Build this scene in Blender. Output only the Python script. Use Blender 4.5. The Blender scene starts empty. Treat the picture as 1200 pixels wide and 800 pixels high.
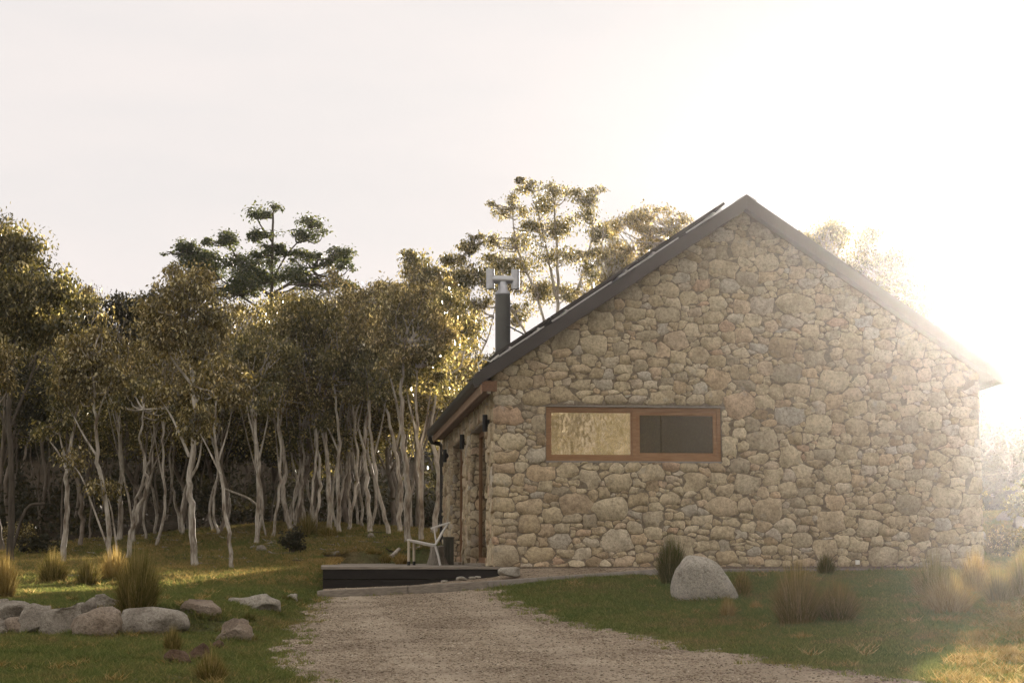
import bpy, bmesh, math, random
import numpy as np
from mathutils import Vector, Matrix

S = bpy.context.scene
R = math.radians
rng = np.random.default_rng(7)
random.seed(7)

# ------------------------------------------------------------------ camera
F = 2100.0 / 1200.0 * 36.0
PITCH = R(6.79)
CAM = np.array([0.0, 0.0, 0.18])
cd = bpy.data.cameras.new("camera")
cam = bpy.data.objects.new("camera", cd)
S.collection.objects.link(cam)
cam.location = CAM
cam.rotation_euler = (R(90) + PITCH, 0, 0)
cd.lens = F
cd.sensor_width = 36
cd.clip_start = 0.1
cd.clip_end = 2000
S.camera = cam

# ------------------------------------------------------------------ sky, sun, exposure
SUN_EL, SUN_AZ = R(8.3), R(17.2)
S.view_settings.view_transform = 'Standard'
S.view_settings.look = 'None'
S.view_settings.gamma = 1.0
S.view_settings.exposure = 1.62
S.render.engine = 'CYCLES'
S.cycles.max_bounces = 8
S.cycles.transparent_max_bounces = 8
S.cycles.volume_bounces = 0
S.cycles.use_denoising = True

w = bpy.data.worlds.new("World")
S.world = w
w.use_nodes = True
nt = w.node_tree
for n in list(nt.nodes):
    nt.nodes.remove(n)
wo = nt.nodes.new('ShaderNodeOutputWorld')
bg = nt.nodes.new('ShaderNodeBackground')
bg.inputs[1].default_value = 0.06
sky = nt.nodes.new('ShaderNodeTexSky')
sky.sky_type = 'NISHITA'
sky.sun_disc = False
sky.sun_elevation = SUN_EL
sky.sun_rotation = SUN_AZ
sky.air_density = 1.0
sky.dust_density = 1.0
# thin high overcast veil of pale cloud over the sky, faintly streaked
tc = nt.nodes.new('ShaderNodeTexCoord')
mp = nt.nodes.new('ShaderNodeMapping')
mp.inputs['Scale'].default_value = (3.0, 3.0, 12.0)
mp.inputs['Rotation'].default_value = (0, R(14), 0)
ns = nt.nodes.new('ShaderNodeTexNoise')
ns.inputs['Scale'].default_value = 1.4
ns.inputs['Detail'].default_value = 5
rp = nt.nodes.new('ShaderNodeMapRange')
rp.inputs[1].default_value = 0.35
rp.inputs[2].default_value = 0.65
rp.inputs[3].default_value = 0.985
rp.inputs[4].default_value = 1.0
mx = nt.nodes.new('ShaderNodeMix')
mx.data_type = 'RGBA'
mx.inputs[7].default_value = (4.75, 4.42, 4.4, 1)
nt.links.new(tc.outputs['Generated'], mp.inputs[0])
nt.links.new(mp.outputs[0], ns.inputs['Vector'])
nt.links.new(ns.outputs[0], rp.inputs[0])
nt.links.new(rp.outputs[0], mx.inputs[0])
vc = nt.nodes.new('ShaderNodeValToRGB')
vc.color_ramp.elements[0].position = 0.38; vc.color_ramp.elements[0].color = (4.68, 4.45, 4.38, 1)
vc.color_ramp.elements[1].position = 0.60; vc.color_ramp.elements[1].color = (4.98, 4.64, 4.52, 1)
nt.links.new(ns.outputs[0], vc.inputs[0]); nt.links.new(vc.outputs[0], mx.inputs[7])
nt.links.new(sky.outputs[0], mx.inputs[6])
nt.links.new(mx.outputs[2], bg.inputs[0])
nt.links.new(bg.outputs[0], wo.inputs[0])

sl = bpy.data.lights.new("sun", 'SUN')
sl.energy = 4.8
sl.angle = R(0.5)
sl.color = (1.0, 0.88, 0.76)
so = bpy.data.objects.new("sun", sl)
S.collection.objects.link(so)
sdir = Vector((math.sin(SUN_AZ) * math.cos(SUN_EL), math.cos(SUN_AZ) * math.cos(SUN_EL), math.sin(SUN_EL)))
so.rotation_euler = sdir.to_track_quat('Z', 'Y').to_euler()
so.location = sdir * 30 + Vector((0, 0, 30))

# ------------------------------------------------------------------ measuring: photo pixel and depth to a place
_fw = np.array([0, math.cos(PITCH), math.sin(PITCH)])
_up = np.array([0, -math.sin(PITCH), math.cos(PITCH)])
def ray(x, y):
    return np.array([1.0, 0, 0]) * (x - 600) / 2100 + _up * (400 - y) / 2100 + _fw
def P(x, y, D):
    d = ray(x, y)
    return CAM + d * (D / d[1])

# ------------------------------------------------------------------ objects
col = S.collection
def tag(o, label=None, cat=None, group=None, kind=None):
    if label: o['label'] = label
    if cat: o['category'] = cat
    if group: o['group'] = group
    if kind: o['kind'] = kind
    return o
def link(name, me, m=None, parent=None):
    o = bpy.data.objects.new(name, me)
    col.objects.link(o)
    if parent is not None: o.parent = parent
    if m is not None and me is not None and len(me.materials) == 0:
        me.materials.append(m)
    return o
def empty(name, loc=(0, 0, 0), rz=0.0, parent=None):
    o = bpy.data.objects.new(name, None)
    o.empty_display_size = 0.2
    col.objects.link(o)
    o.location = loc
    o.rotation_euler = (0, 0, rz)
    if parent is not None: o.parent = parent
    return o
def mesh_np(name, V, Fq, smooth=False):
    """V (n,3); Fq (m,k) faces with one fixed size."""
    me = bpy.data.meshes.new(name)
    V = np.asarray(V, dtype=np.float32); Fq = np.asarray(Fq, dtype=np.int32)
    k = Fq.shape[1]
    me.vertices.add(len(V)); me.vertices.foreach_set('co', V.ravel())
    me.loops.add(Fq.size); me.loops.foreach_set('vertex_index', Fq.ravel())
    me.polygons.add(len(Fq))
    me.polygons.foreach_set('loop_start', np.arange(0, Fq.size, k, dtype=np.int32))
    me.polygons.foreach_set('loop_total', np.full(len(Fq), k, dtype=np.int32))
    if smooth:
        me.polygons.foreach_set('use_smooth', np.ones(len(Fq), dtype=bool))
    me.update(calc_edges=True)
    return me
class MB:
    """collects faces for one mesh"""
    def __init__(s): s.v = []; s.f = []
    def add(s, V, Fs):
        b = len(s.v)
        s.v += [tuple(map(float, p)) for p in V]
        s.f += [tuple(b + i for i in f) for f in Fs]
        return s
    def box(s, a, b):
        x0, y0, z0 = a; x1, y1, z1 = b
        return s.add([(x0,y0,z0),(x1,y0,z0),(x1,y1,z0),(x0,y1,z0),(x0,y0,z1),(x1,y0,z1),(x1,y1,z1),(x0,y1,z1)],
                     [(3,2,1,0),(4,5,6,7),(0,1,5,4),(1,2,6,5),(2,3,7,6),(3,0,4,7)])
    def prism(s, poly, y0, y1):
        """poly: (x,z) outline counter-clockwise seen from -y, extruded along y"""
        n = len(poly)
        V = [(x, y0, z) for x, z in poly] + [(x, y1, z) for x, z in poly]
        Fs = [tuple(range(n)), tuple(range(2*n-1, n-1, -1))]
        Fs += [(i, i+n, (i+1) % n + n, (i+1) % n) for i in range(n)]
        return s.add(V, Fs)
    def tube(s, pts, rad, n=8, cap=True):
        V, Q = tube_np(pts, rad, n)
        b = len(s.v)
        s.v += [tuple(p) for p in V.tolist()]
        s.f += [tuple(b + i for i in q) for q in Q.tolist()]
        if cap:
            m = len(pts)
            s.f.append(tuple(b + i for i in range(n-1, -1, -1)))
            s.f.append(tuple(b + (m-1)*n + i for i in range(n)))
        return s
    def build(s, name, m=None, parent=None, smooth=False, bevel=0, angle=40):
        me = bpy.data.meshes.new(name)
        me.from_pydata(s.v, [], s.f)
        if bevel:
            bm = bmesh.new(); bm.from_mesh(me)
            bmesh.ops.bevel(bm, geom=list(bm.edges), offset=bevel, segments=1, affect='EDGES')
            bm.to_mesh(me); bm.free()
        me.update()
        if smooth:
            for p in me.polygons: p.use_smooth = True
            try: me.set_sharp_from_angle(angle=R(angle))
            except Exception: pass
        return link(name, me, m, parent)
def tube_np(pts, rad, n=6):
    pts = np.asarray(pts, float); rad = np.broadcast_to(np.asarray(rad, float), (len(pts),))
    T = np.gradient(pts, axis=0)
    T /= np.linalg.norm(T, axis=1)[:, None] + 1e-9
    ref = np.array([0.31, 0.95, 0.05])
    if abs(T[0] @ ref) > 0.9: ref = np.array([0.95, 0.05, 0.3])
    A = np.cross(T, ref); A /= np.linalg.norm(A, axis=1)[:, None] + 1e-9
    B = np.cross(T, A)
    an = np.linspace(0, 2*np.pi, n, endpoint=False)
    V = pts[:, None, :] + rad[:, None, None] * (A[:, None, :] * np.cos(an)[None, :, None] - B[:, None, :] * np.sin(an)[None, :, None])
    m = len(pts)
    i = np.arange(m-1)[:, None] * n; j = np.arange(n)[None, :]; j2 = (j + 1) % n
    Q = np.stack([i + j, i + j2, i + n + j2, i + n + j], -1).reshape(-1, 4)
    return V.reshape(-1, 3), Q
def smooth_path(pts, k=4):
    """Catmull-Rom through the points"""
    p = np.asarray(pts, float)
    if len(p) < 3: 
        t = np.linspace(0, 1, k + 1)[:, None]
        return p[0] * (1 - t) + p[-1] * t
    q = np.vstack([2*p[0]-p[1], p, 2*p[-1]-p[-2]])
    out = []
    for i in range(1, len(q)-2):
        for t in np.linspace(0, 1, k, endpoint=False):
            a, b, c, d = q[i-1], q[i], q[i+1], q[i+2]
            out.append(0.5*((2*b)+(-a+c)*t+(2*a-5*b+4*c-d)*t*t+(-a+3*b-3*c+d)*t**3))
    out.append(p[-1])
    return np.array(out)
def copy_tree(o, parent=None):
    c = o.copy(); col.objects.link(c); c.parent = parent
    for ch in list(o.children): copy_tree(ch, c)
    return c

# ------------------------------------------------------------------ materials
def new_mat(name):
    m = bpy.data.materials.new(name); m.use_nodes = True
    t = m.node_tree
    for n in list(t.nodes): t.nodes.remove(n)
    out = t.nodes.new('ShaderNodeOutputMaterial')
    return m, t, out
def nd(t, typ, **kw):
    n = t.nodes.new(typ)
    for k, v in kw.items(): setattr(n, k, v)
    return n
def L(t, a, b): t.links.new(a, b)
def ramp(t, src, stops):
    r = nd(t, 'ShaderNodeValToRGB')
    e = r.color_ramp.elements
    while len(e) > 1: e.remove(e[0])
    e[0].position = stops[0][0]; e[0].color = (*stops[0][1], 1)
    for p, c in stops[1:]:
        x = e.new(p); x.color = (*c, 1)
    L(t, src, r.inputs[0])
    return r.outputs[0]
def noise(t, vec, scale, detail=4, rough=0.55):
    n = nd(t, 'ShaderNodeTexNoise')
    n.inputs['Scale'].default_value = scale
    n.inputs['Detail'].default_value = detail
    n.inputs['Roughness'].default_value = rough
    if vec is not None: L(t, vec, n.inputs['Vector'])
    return n.outputs[0]
def mixc(t, fac, a, b, mode='MIX'):
    n = nd(t, 'ShaderNodeMix', data_type='RGBA', blend_type=mode)
    if isinstance(fac, (int, float)): n.inputs[0].default_value = fac
    else: L(t, fac, n.inputs[0])
    for s, i in ((a, 6), (b, 7)):
        if isinstance(s, tuple): n.inputs[i].default_value = (*s, 1)
        else: L(t, s, n.inputs[i])
    return n.outputs[2]
def bump(t, h, strength, dist):
    b = nd(t, 'ShaderNodeBump')
    b.inputs['Strength'].default_value = strength
    b.inputs['Distance'].default_value = dist
    L(t, h, b.inputs['Height'])
    return b.outputs[0]
def coords(t, kind='Object', scale=None):
    c = nd(t, 'ShaderNodeTexCoord').outputs[kind]
    if scale:
        m = nd(t, 'ShaderNodeMapping'); m.inputs['Scale'].default_value = scale
        L(t, c, m.inputs[0]); c = m.outputs[0]
    return c
def principled(t, out, color, rough=0.8, metal=0.0, spec=0.3, normal=None):
    p = nd(t, 'ShaderNodeBsdfPrincipled')
    if isinstance(color, tuple): p.inputs['Base Color'].default_value = (*color, 1)
    else: L(t, color, p.inputs['Base Color'])
    if isinstance(rough, (int, float)): p.inputs['Roughness'].default_value = rough
    else: L(t, rough, p.inputs['Roughness'])
    p.inputs['Metallic'].default_value = metal
    p.inputs['Specular IOR Level'].default_value = spec
    if normal is not None: L(t, normal, p.inputs['Normal'])
    L(t, p.outputs[0], out.inputs[0])
    return p
def simple_mat(name, c0, c1, scale=6.0, rough=0.7, metal=0.0, spec=0.3, stretch=(1, 1, 1), bstr=0.3, bdist=0.004, detail=5):
    m, t, out = new_mat(name)
    c = coords(t, 'Object', stretch)
    n = noise(t, c, scale, detail)
    cc = ramp(t, n, [(0.3, c0), (0.7, c1)])
    principled(t, out, cc, rough, metal, spec, bump(t, noise(t, c, scale*5, 4), bstr, bdist))
    return m

def stone_mat(name, stops, per_island=True, lichen=0.5, bs=0.9):
    m, t, out = new_mat(name)
    g = nd(t, 'ShaderNodeNewGeometry')
    pos = g.outputs['Position']
    if per_island:
        rnd = g.outputs['Random Per Island']
    else:
        rnd = nd(t, 'ShaderNodeObjectInfo').outputs['Random']
    base = ramp(t, rnd, stops)
    n1 = noise(t, pos, 5.0, 5)
    n2 = noise(t, pos, 22.0, 5, 0.7)
    n3 = noise(t, pos, 80.0, 2)
    base = mixc(t, 0.55, base, ramp(t, n1, [(0.3, (0.62, 0.57, 0.5)), (0.5, (1.08, 1.04, 0.97)), (0.7, (1.35, 1.3, 1.2))]), 'MULTIPLY')
    base = mixc(t, 0.55, base, ramp(t, n2, [(0.30, (0.25, 0.2, 0.15)), (0.46, (1.08, 1.06, 1.02)), (0.68, (1.7, 1.68, 1.6))]), 'MULTIPLY')
    base = mixc(t, 0.3, base, ramp(t, n3, [(0.35, (0.5, 0.5, 0.5)), (0.65, (1.4, 1.4, 1.4))]), 'MULTIPLY')
    lich = ramp(t, noise(t, pos, 3.2, 6, 0.7), [(0.60, (0, 0, 0)), (0.68, (lichen, lichen, lichen))])
    base = mixc(t, lich, base, (0.34, 0.33, 0.29))
    h = mixc(t, 0.5, n2, n1)
    principled(t, out, base, 0.9, 0, 0.2, bump(t, h, bs, 0.03))
    return m

M = {}
STOPS = [(0.0, (0.30, 0.235, 0.155)), (0.10, (0.44, 0.37, 0.255)), (0.2, (0.36, 0.295, 0.195)), (0.3, (0.47, 0.405, 0.285)), (0.4, (0.40, 0.335, 0.23)), (0.475, (0.43, 0.345, 0.24)), (0.49, (0.42, 0.305, 0.215)), (0.515, (0.38, 0.30, 0.21)),
         (0.56, (0.43, 0.365, 0.25)), (0.66, (0.31, 0.265, 0.195)), (0.76, (0.50, 0.43, 0.305)), (0.86, (0.38, 0.345, 0.285)), (0.93, (0.45, 0.35, 0.235)), (1.0, (0.36, 0.30, 0.20))]
M['stone'] = stone_mat('wall_stone', STOPS, per_island=False, lichen=0.35)
M['stone_small'] = stone_mat('wall_stone_small', STOPS, per_island=True, lichen=0.35)
M['mortar'] = simple_mat('mortar', (0.15, 0.115, 0.075), (0.28, 0.23, 0.165), 20, 0.95, bstr=0.8, bdist=0.01)
GR = [(0.0, (0.24, 0.215, 0.18)), (0.3, (0.30, 0.275, 0.235)), (0.6, (0.26, 0.225, 0.18)), (1.0, (0.33, 0.30, 0.26))]
def boulder_mat(name, c0, c1, c2):
    m, t, out = new_mat(name)
    c = coords(t, 'Object')
    oi = nd(t, 'ShaderNodeObjectInfo').outputs['Random']
    ad = nd(t, 'ShaderNodeVectorMath', operation='ADD')
    L(t, c, ad.inputs[0])
    cm = nd(t, 'ShaderNodeCombineXYZ')
    mu = nd(t, 'ShaderNodeMath', operation='MULTIPLY'); mu.inputs[1].default_value = 37.0
    L(t, oi, mu.inputs[0]); L(t, mu.outputs[0], cm.inputs[0]); L(t, mu.outputs[0], cm.inputs[1])
    L(t, cm.outputs[0], ad.inputs[1])
    v = ad.outputs[0]
    n1 = noise(t, v, 3.0, 6, 0.6); n2 = noise(t, v, 28, 5, 0.7); n3 = noise(t, v, 110, 2)
    base = ramp(t, n1, [(0.3, c0), (0.5, c1), (0.68, c2)])
    base = mixc(t, 0.6, base, ramp(t, n2, [(0.34, (0.4, 0.37, 0.33)), (0.5, (1, 1, 1)), (0.7, (1.25, 1.25, 1.2))]), 'MULTIPLY')
    base = mixc(t, 0.5, base, ramp(t, n3, [(0.35, (0.45, 0.45, 0.45)), (0.65, (1.45, 1.45, 1.45))]), 'MULTIPLY')
    principled(t, out, base, 0.92, 0, 0.2, bump(t, mixc(t, 0.5, n2, noise(t, v, 7, 6, 0.65)), 1.0, 0.09))
    return m
M['granite'] = boulder_mat('granite_grey', (0.21, 0.18, 0.14), (0.37, 0.325, 0.26), (0.48, 0.43, 0.35))
M['granite_pale'] = boulder_mat('granite_pale', (0.34, 0.30, 0.24), (0.50, 0.455, 0.37), (0.6, 0.55, 0.46))
M['granite_pink'] = boulder_mat('granite_pink', (0.22, 0.165, 0.12), (0.36, 0.285, 0.21), (0.44, 0.36, 0.28))
M['rock_brown'] = boulder_mat('rock_brown', (0.07, 0.045, 0.03), (0.15, 0.095, 0.06), (0.22, 0.15, 0.10))
M['roof'] = simple_mat('roof_steel', (0.033, 0.025, 0.020), (0.047, 0.037, 0.030), 3, 0.45, 0.0, 0.5, bstr=0.05)
M['gutter'] = simple_mat('gutter_steel', (0.03, 0.028, 0.022), (0.045, 0.042, 0.033), 3, 0.4, 0.0, 0.5, bstr=0.05)
M['black'] = simple_mat('black_steel', (0.012, 0.012, 0.012), (0.02, 0.02, 0.018), 5, 0.5, bstr=0.05)
M['timber'] = simple_mat('oiled_timber', (0.24, 0.125, 0.055), (0.35, 0.195, 0.09), 4, 0.55, stretch=(1, 8, 8), bstr=0.2, bdist=0.002)
M['timber_v'] = simple_mat('oiled_timber_upright', (0.17, 0.088, 0.038), (0.27, 0.145, 0.066), 4, 0.55, stretch=(10, 10, 0.8), bstr=0.2, bdist=0.002)
M['timber_y'] = simple_mat('soffit_timber', (0.11, 0.055, 0.028), (0.19, 0.10, 0.05), 4, 0.6, stretch=(8, 0.8, 8), bstr=0.2, bdist=0.002)
M['fascia'] = simple_mat('fascia_timber', (0.25, 0.16, 0.09), (0.34, 0.22, 0.13), 4, 0.6, stretch=(8, 0.8, 8), bstr=0.2, bdist=0.002)
M['grey_wood'] = simple_mat('weathered_wood', (0.16, 0.135, 0.105), (0.30, 0.26, 0.205), 5, 0.85, stretch=(1.0, 9, 9), bstr=0.6, bdist=0.006)
M['grey_wood_y'] = simple_mat('weathered_board', (0.20, 0.17, 0.13), (0.33, 0.285, 0.225), 5, 0.85, stretch=(9, 1, 9), bstr=0.6, bdist=0.004)
M['stump'] = simple_mat('weathered_stump', (0.14, 0.12, 0.09), (0.34, 0.30, 0.24), 6, 0.9, stretch=(6, 6, 1), bstr=1.0, bdist=0.015)
M['char'] = simple_mat('charred_board', (0.010, 0.008, 0.006), (0.02, 0.016, 0.012), 6, 0.7, stretch=(1, 8, 8), bstr=0.5)
M['concrete'] = simple_mat('concrete', (0.23, 0.20, 0.165), (0.31, 0.275, 0.23), 8, 0.9, bstr=0.6, bdist=0.004)
M['steel'] = simple_mat('galvanised_steel', (0.42, 0.42, 0.42), (0.55, 0.55, 0.55), 12, 0.38, 0.85, 0.5, bstr=0.05)
M['flue'] = simple_mat('flue_shroud', (0.075, 0.072, 0.062), (0.10, 0.096, 0.082), 5, 0.5, 0.1, 0.5, bstr=0.05)
M['cream'] = simple_mat('cream_wood', (0.50, 0.43, 0.31), (0.6, 0.52, 0.39), 6, 0.6, stretch=(8, 8, 1), bstr=0.1)
M['cord'] = simple_mat('pale_cord', (0.68, 0.65, 0.59), (0.8, 0.77, 0.71), 40, 0.8, bstr=0.4)
M['panel'] = simple_mat('solar_cells', (0.012, 0.014, 0.022), (0.02, 0.022, 0.035), 3, 0.15, 0, 0.6, bstr=0)
M['alu'] = simple_mat('aluminium', (0.45, 0.44, 0.42), (0.55, 0.54, 0.52), 8, 0.35, 0.7, 0.5, bstr=0.03)
M['darkgrey'] = simple_mat('dark_grey_box', (0.05, 0.048, 0.035), (0.085, 0.08, 0.06), 6, 0.85, stretch=(6, 6, 1), bstr=0.5)
M['interior'] = simple_mat('interior_paint', (0.10, 0.085, 0.06), (0.13, 0.11, 0.08), 2, 0.8, bstr=0.1)
M['lamp_glass'] = simple_mat('downlight_lens', (0.8, 0.78, 0.7), (0.85, 0.83, 0.76), 5, 0.3, bstr=0)

# glass: part mirror, part clear; the old rolled pane has a slightly wavy face
def glass_mat(name, refl, wave, wd, tint):
    m, t, out = new_mat(name)
    gl = nd(t, 'ShaderNodeBsdfGlossy'); gl.inputs['Roughness'].default_value = 0.045 if refl > 0.5 else 0.02
    gl.inputs['Color'].default_value = (1, 0.97, 0.9, 1)
    c = coords(t, 'Object')
    L(t, bump(t, noise(t, c, wave, 3), 1.0, wd), gl.inputs['Normal'])
    tr = nd(t, 'ShaderNodeBsdfTransparent'); tr.inputs[0].default_value = (*tint, 1)
    mxs = nd(t, 'ShaderNodeMixShader')
    lw = nd(t, 'ShaderNodeLayerWeight'); lw.inputs[0].default_value = 0.15
    mr = nd(t, 'ShaderNodeMapRange'); mr.inputs[3].default_value = refl; mr.inputs[4].default_value = 1.0
    L(t, lw.outputs['Fresnel'], mr.inputs[0])
    L(t, mr.outputs[0], mxs.inputs[0]); L(t, tr.outputs[0], mxs.inputs[1]); L(t, gl.outputs[0], mxs.inputs[2])
    L(t, mxs.outputs[0], out.inputs[0])
    return m
M['glass_wavy'] = glass_mat('mirror_glass', 0.58, 3.0, 0.0030, (0.5, 0.47, 0.4))
M['glass'] = glass_mat('window_glass', 0.05, 3.0, 0.003, (0.6, 0.58, 0.52))

def leaf_mat(name, stops, trans=0.45, rough=0.38, tgain=1.0):
    m, t, out = new_mat(name)
    g = nd(t, 'ShaderNodeNewGeometry')
    pos = g.outputs['Position']
    c = ramp(t, g.outputs['Random Per Island'], stops)
    c = mixc(t, 0.6, c, ramp(t, noise(t, pos, 0.9, 3), [(0.3, (0.6, 0.66, 0.55)), (0.7, (1.3, 1.22, 1.05))]), 'MULTIPLY')
    p = nd(t, 'ShaderNodeBsdfPrincipled')
    L(t, c, p.inputs['Base Color'])
    p.inputs['Roughness'].default_value = rough
    p.inputs['Specular IOR Level'].default_value = 0.5
    tl = nd(t, 'ShaderNodeBsdfTranslucent')
    L(t, mixc(t, 1.0, c, (1.8 * tgain, 1.6 * tgain, 0.85 * tgain), 'MULTIPLY'), tl.inputs[0])
    ms = nd(t, 'ShaderNodeMixShader'); ms.inputs[0].default_value = trans
    L(t, p.outputs[0], ms.inputs[1]); L(t, tl.outputs[0], ms.inputs[2])
    L(t, ms.outputs[0], out.inputs[0])
    return m
M['leaf'] = leaf_mat('gum_leaf', [(0, (0.045, 0.047, 0.021)), (0.4, (0.092, 0.090, 0.042)), (0.72, (0.15, 0.135, 0.068)), (0.86, (0.23, 0.20, 0.105)), (0.92, (0.46, 0.41, 0.28)), (1, (0.62, 0.57, 0.44))], 0.45, 0.24, 1.4)  # palest stops paint glints onto scattered leaves
M['leaf_gold'] = leaf_mat('gum_leaf_golden', [(0, (0.06, 0.056, 0.027)), (0.4, (0.13, 0.112, 0.056)), (0.70, (0.20, 0.165, 0.085)), (0.83, (0.30, 0.25, 0.14)), (0.89, (0.54, 0.48, 0.34)), (1, (0.66, 0.6, 0.46))], 0.42, 0.22, 1.3)  # sun glints painted in as the palest leaves here too
M['leaf_sunlit'] = leaf_mat('sunlit_leaf', [(0, (0.13, 0.11, 0.062)), (0.45, (0.24, 0.20, 0.115)), (0.75, (0.36, 0.31, 0.19)), (1, (0.55, 0.48, 0.33))], 0.3, 0.5, 0.8)  # paler leaf colour so the mirrored wood looks sunlit
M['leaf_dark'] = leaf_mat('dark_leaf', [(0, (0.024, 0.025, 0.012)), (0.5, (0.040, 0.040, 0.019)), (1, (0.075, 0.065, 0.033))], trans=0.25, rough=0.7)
M['leaf_green'] = leaf_mat('green_leaf', [(0, (0.030, 0.045, 0.018)), (0.5, (0.055, 0.075, 0.03)), (0.9, (0.10, 0.115, 0.045)), (1, (0.22, 0.22, 0.11))], trans=0.4, rough=0.4)
def blade_mat(name, stops, base_c, trans=0.52, zlen=0.5, wscale=0.7):
    m, t, out = new_mat(name)
    g = nd(t, 'ShaderNodeNewGeometry')
    c = ramp(t, g.outputs['Random Per Island'], stops)
    c = mixc(t, 0.5, c, ramp(t, noise(t, g.outputs['Position'], wscale, 3), [(0.3, (0.65, 0.75, 0.7)), (0.7, (1.3, 1.2, 1.1))]), 'MULTIPLY')
    d = nd(t, 'ShaderNodeBsdfDiffuse'); L(t, c, d.inputs[0])
    tl = nd(t, 'ShaderNodeBsdfTranslucent'); L(t, mixc(t, 1.0, c, (1.4, 1.3, 1.0), 'MULTIPLY'), tl.inputs[0])
    ms = nd(t, 'ShaderNodeMixShader'); ms.inputs[0].default_value = trans
    L(t, d.outputs[0], ms.inputs[1]); L(t, tl.outputs[0], ms.inputs[2]); L(t, ms.outputs[0], out.inputs[0])
    return m
M['tussock'] = blade_mat('tussock_olive', [(0, (0.09, 0.09, 0.026)), (0.5, (0.18, 0.155, 0.052)), (0.8, (0.32, 0.25, 0.11)), (1, (0.46, 0.37, 0.20))], 0)
M['tussock_green'] = blade_mat('tussock_green', [(0, (0.05, 0.065, 0.018)), (0.6, (0.095, 0.10, 0.03)), (0.85, (0.17, 0.14, 0.06)), (1, (0.28, 0.22, 0.12))], 0)
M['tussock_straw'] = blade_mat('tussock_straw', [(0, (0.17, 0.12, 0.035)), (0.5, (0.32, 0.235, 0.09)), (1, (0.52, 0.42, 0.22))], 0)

# bark
m, t, out = new_mat('gum_bark')
c = coords(t, 'Object', (3, 3, 0.7))
n1 = noise(t, c, 2.2, 5, 0.6); n2 = noise(t, c, 9, 4)
bc = ramp(t, n1, [(0.32, (0.14, 0.10, 0.065)), (0.43, (0.33, 0.285, 0.225)), (0.60, (0.56, 0.51, 0.43))])
bc = mixc(t, 0.5, bc, ramp(t, n2, [(0.3, (0.5, 0.45, 0.4)), (0.6, (1.15, 1.15, 1.12))]), 'MULTIPLY')
principled(t, out, bc, 0.75, 0, 0.25, bump(t, n2, 0.5, 0.02))
M['bark'] = m
M['bark_shade'] = simple_mat('shaded_gum_bark', (0.12, 0.09, 0.06), (0.30, 0.255, 0.20), 3, 0.85, stretch=(3, 3, 0.7), bstr=0.5, bdist=0.02)  # gum bark darkened for trunks in the shaded forest interior
M['bark_dark'] = simple_mat('dark_bark', (0.05, 0.04, 0.028), (0.14, 0.115, 0.085), 3, 0.9, stretch=(3, 3, 0.7), bstr=0.6, bdist=0.02)

# ------------------------------------------------------------------ terrain
def sstep(x): 
    x = np.clip(x, 0, 1); return x * x * (3 - 2 * x)
def bank(X, Y):   # the low step held by the boulder wall
    return 0.27 * sstep((Y - 20.75) / 0.4) * (1 - sstep((X + 3.9) / 1.2)) * (1 - sstep((Y - 24) / 8))
ctl = [(-300,800,15),(0,800,15),(300,800,15),(600,800,15),(900,800,15),(1200,800,15),(1500,800,15),
       (600,740,20.5),(450,703,26.2),(375,703,26.3),(560,691,26.8),(700,679,27.3),(820,741,20),(500,765,18.2),
       (700,703,23.7),(700,680,26.6),(900,674,27.4),(1000,702,23),(1000,745,19),(1150,702,22.5),(1150,750,18.5),(1100,672,28),(1300,700,22.5),
       (360,691,27.7),(362,669,32),(400,656,36),(430,641,40),(480,623,44),(400,618,46),(340,615,47),
       (600,635,50),(900,620,50),(1170,603,45),(1170,640,36),(1190,667,29),(1350,640,36),(700,655,36),(1000,655,36),
       (0,746,20),(100,746,20),(180,744,20.1),(-200,746,20),(0,711,21.3),(100,711,21.3),(185,711,21.4),(-200,711,21.3),
       (100,692,26),(250,692,27),(100,676,31),(200,668,34.5),(228,666,36),(75,661,37.5),(-100,690,26),(150,652,42),(272,671,34),
       (100,632,50),(300,614,52),(0,605,57),(240,746,20.4),(330,702,25.4),(300,756,19),(-200,620,52),(1400,600,48)]
C = []
for x, y, D in ctl:
    p = P(x, y, D); C.append((p[0], p[1], p[2] - bank(p[0], p[1])))
for X in (-50, -25, 0, 25, 50):
    C += [(X, 75, 3.2 if X < 10 else 2.6), (X*1.4, 110, 6.8 if X < 10 else 4.2), (X*1.8, 165, 9.5 if X < 10 else 6.5), (X, -12, -1.75), (X*1.5, -45, -2.0)]
for X in (-120, 120): C += [(X, 0, -1), (X, 60, 4)]
C = np.array(C)
def tps_phi(r2):
    return 0.5 * r2 * np.log(r2 + 1e-6)
def tps_fit(C, lam=0.15):
    n = len(C); d2 = ((C[:, None, :2] - C[None, :, :2])**2).sum(-1)
    A = np.zeros((n+3, n+3)); A[:n, :n] = tps_phi(d2) + lam*np.eye(n)
    A[:n, n] = 1; A[:n, n+1:] = C[:, :2]; A[n, :n] = 1; A[n+1:, :n] = C[:, :2].T
    return np.linalg.solve(A, np.concatenate([C[:, 2], [0, 0, 0]]))
Wt = tps_fit(C)
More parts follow.
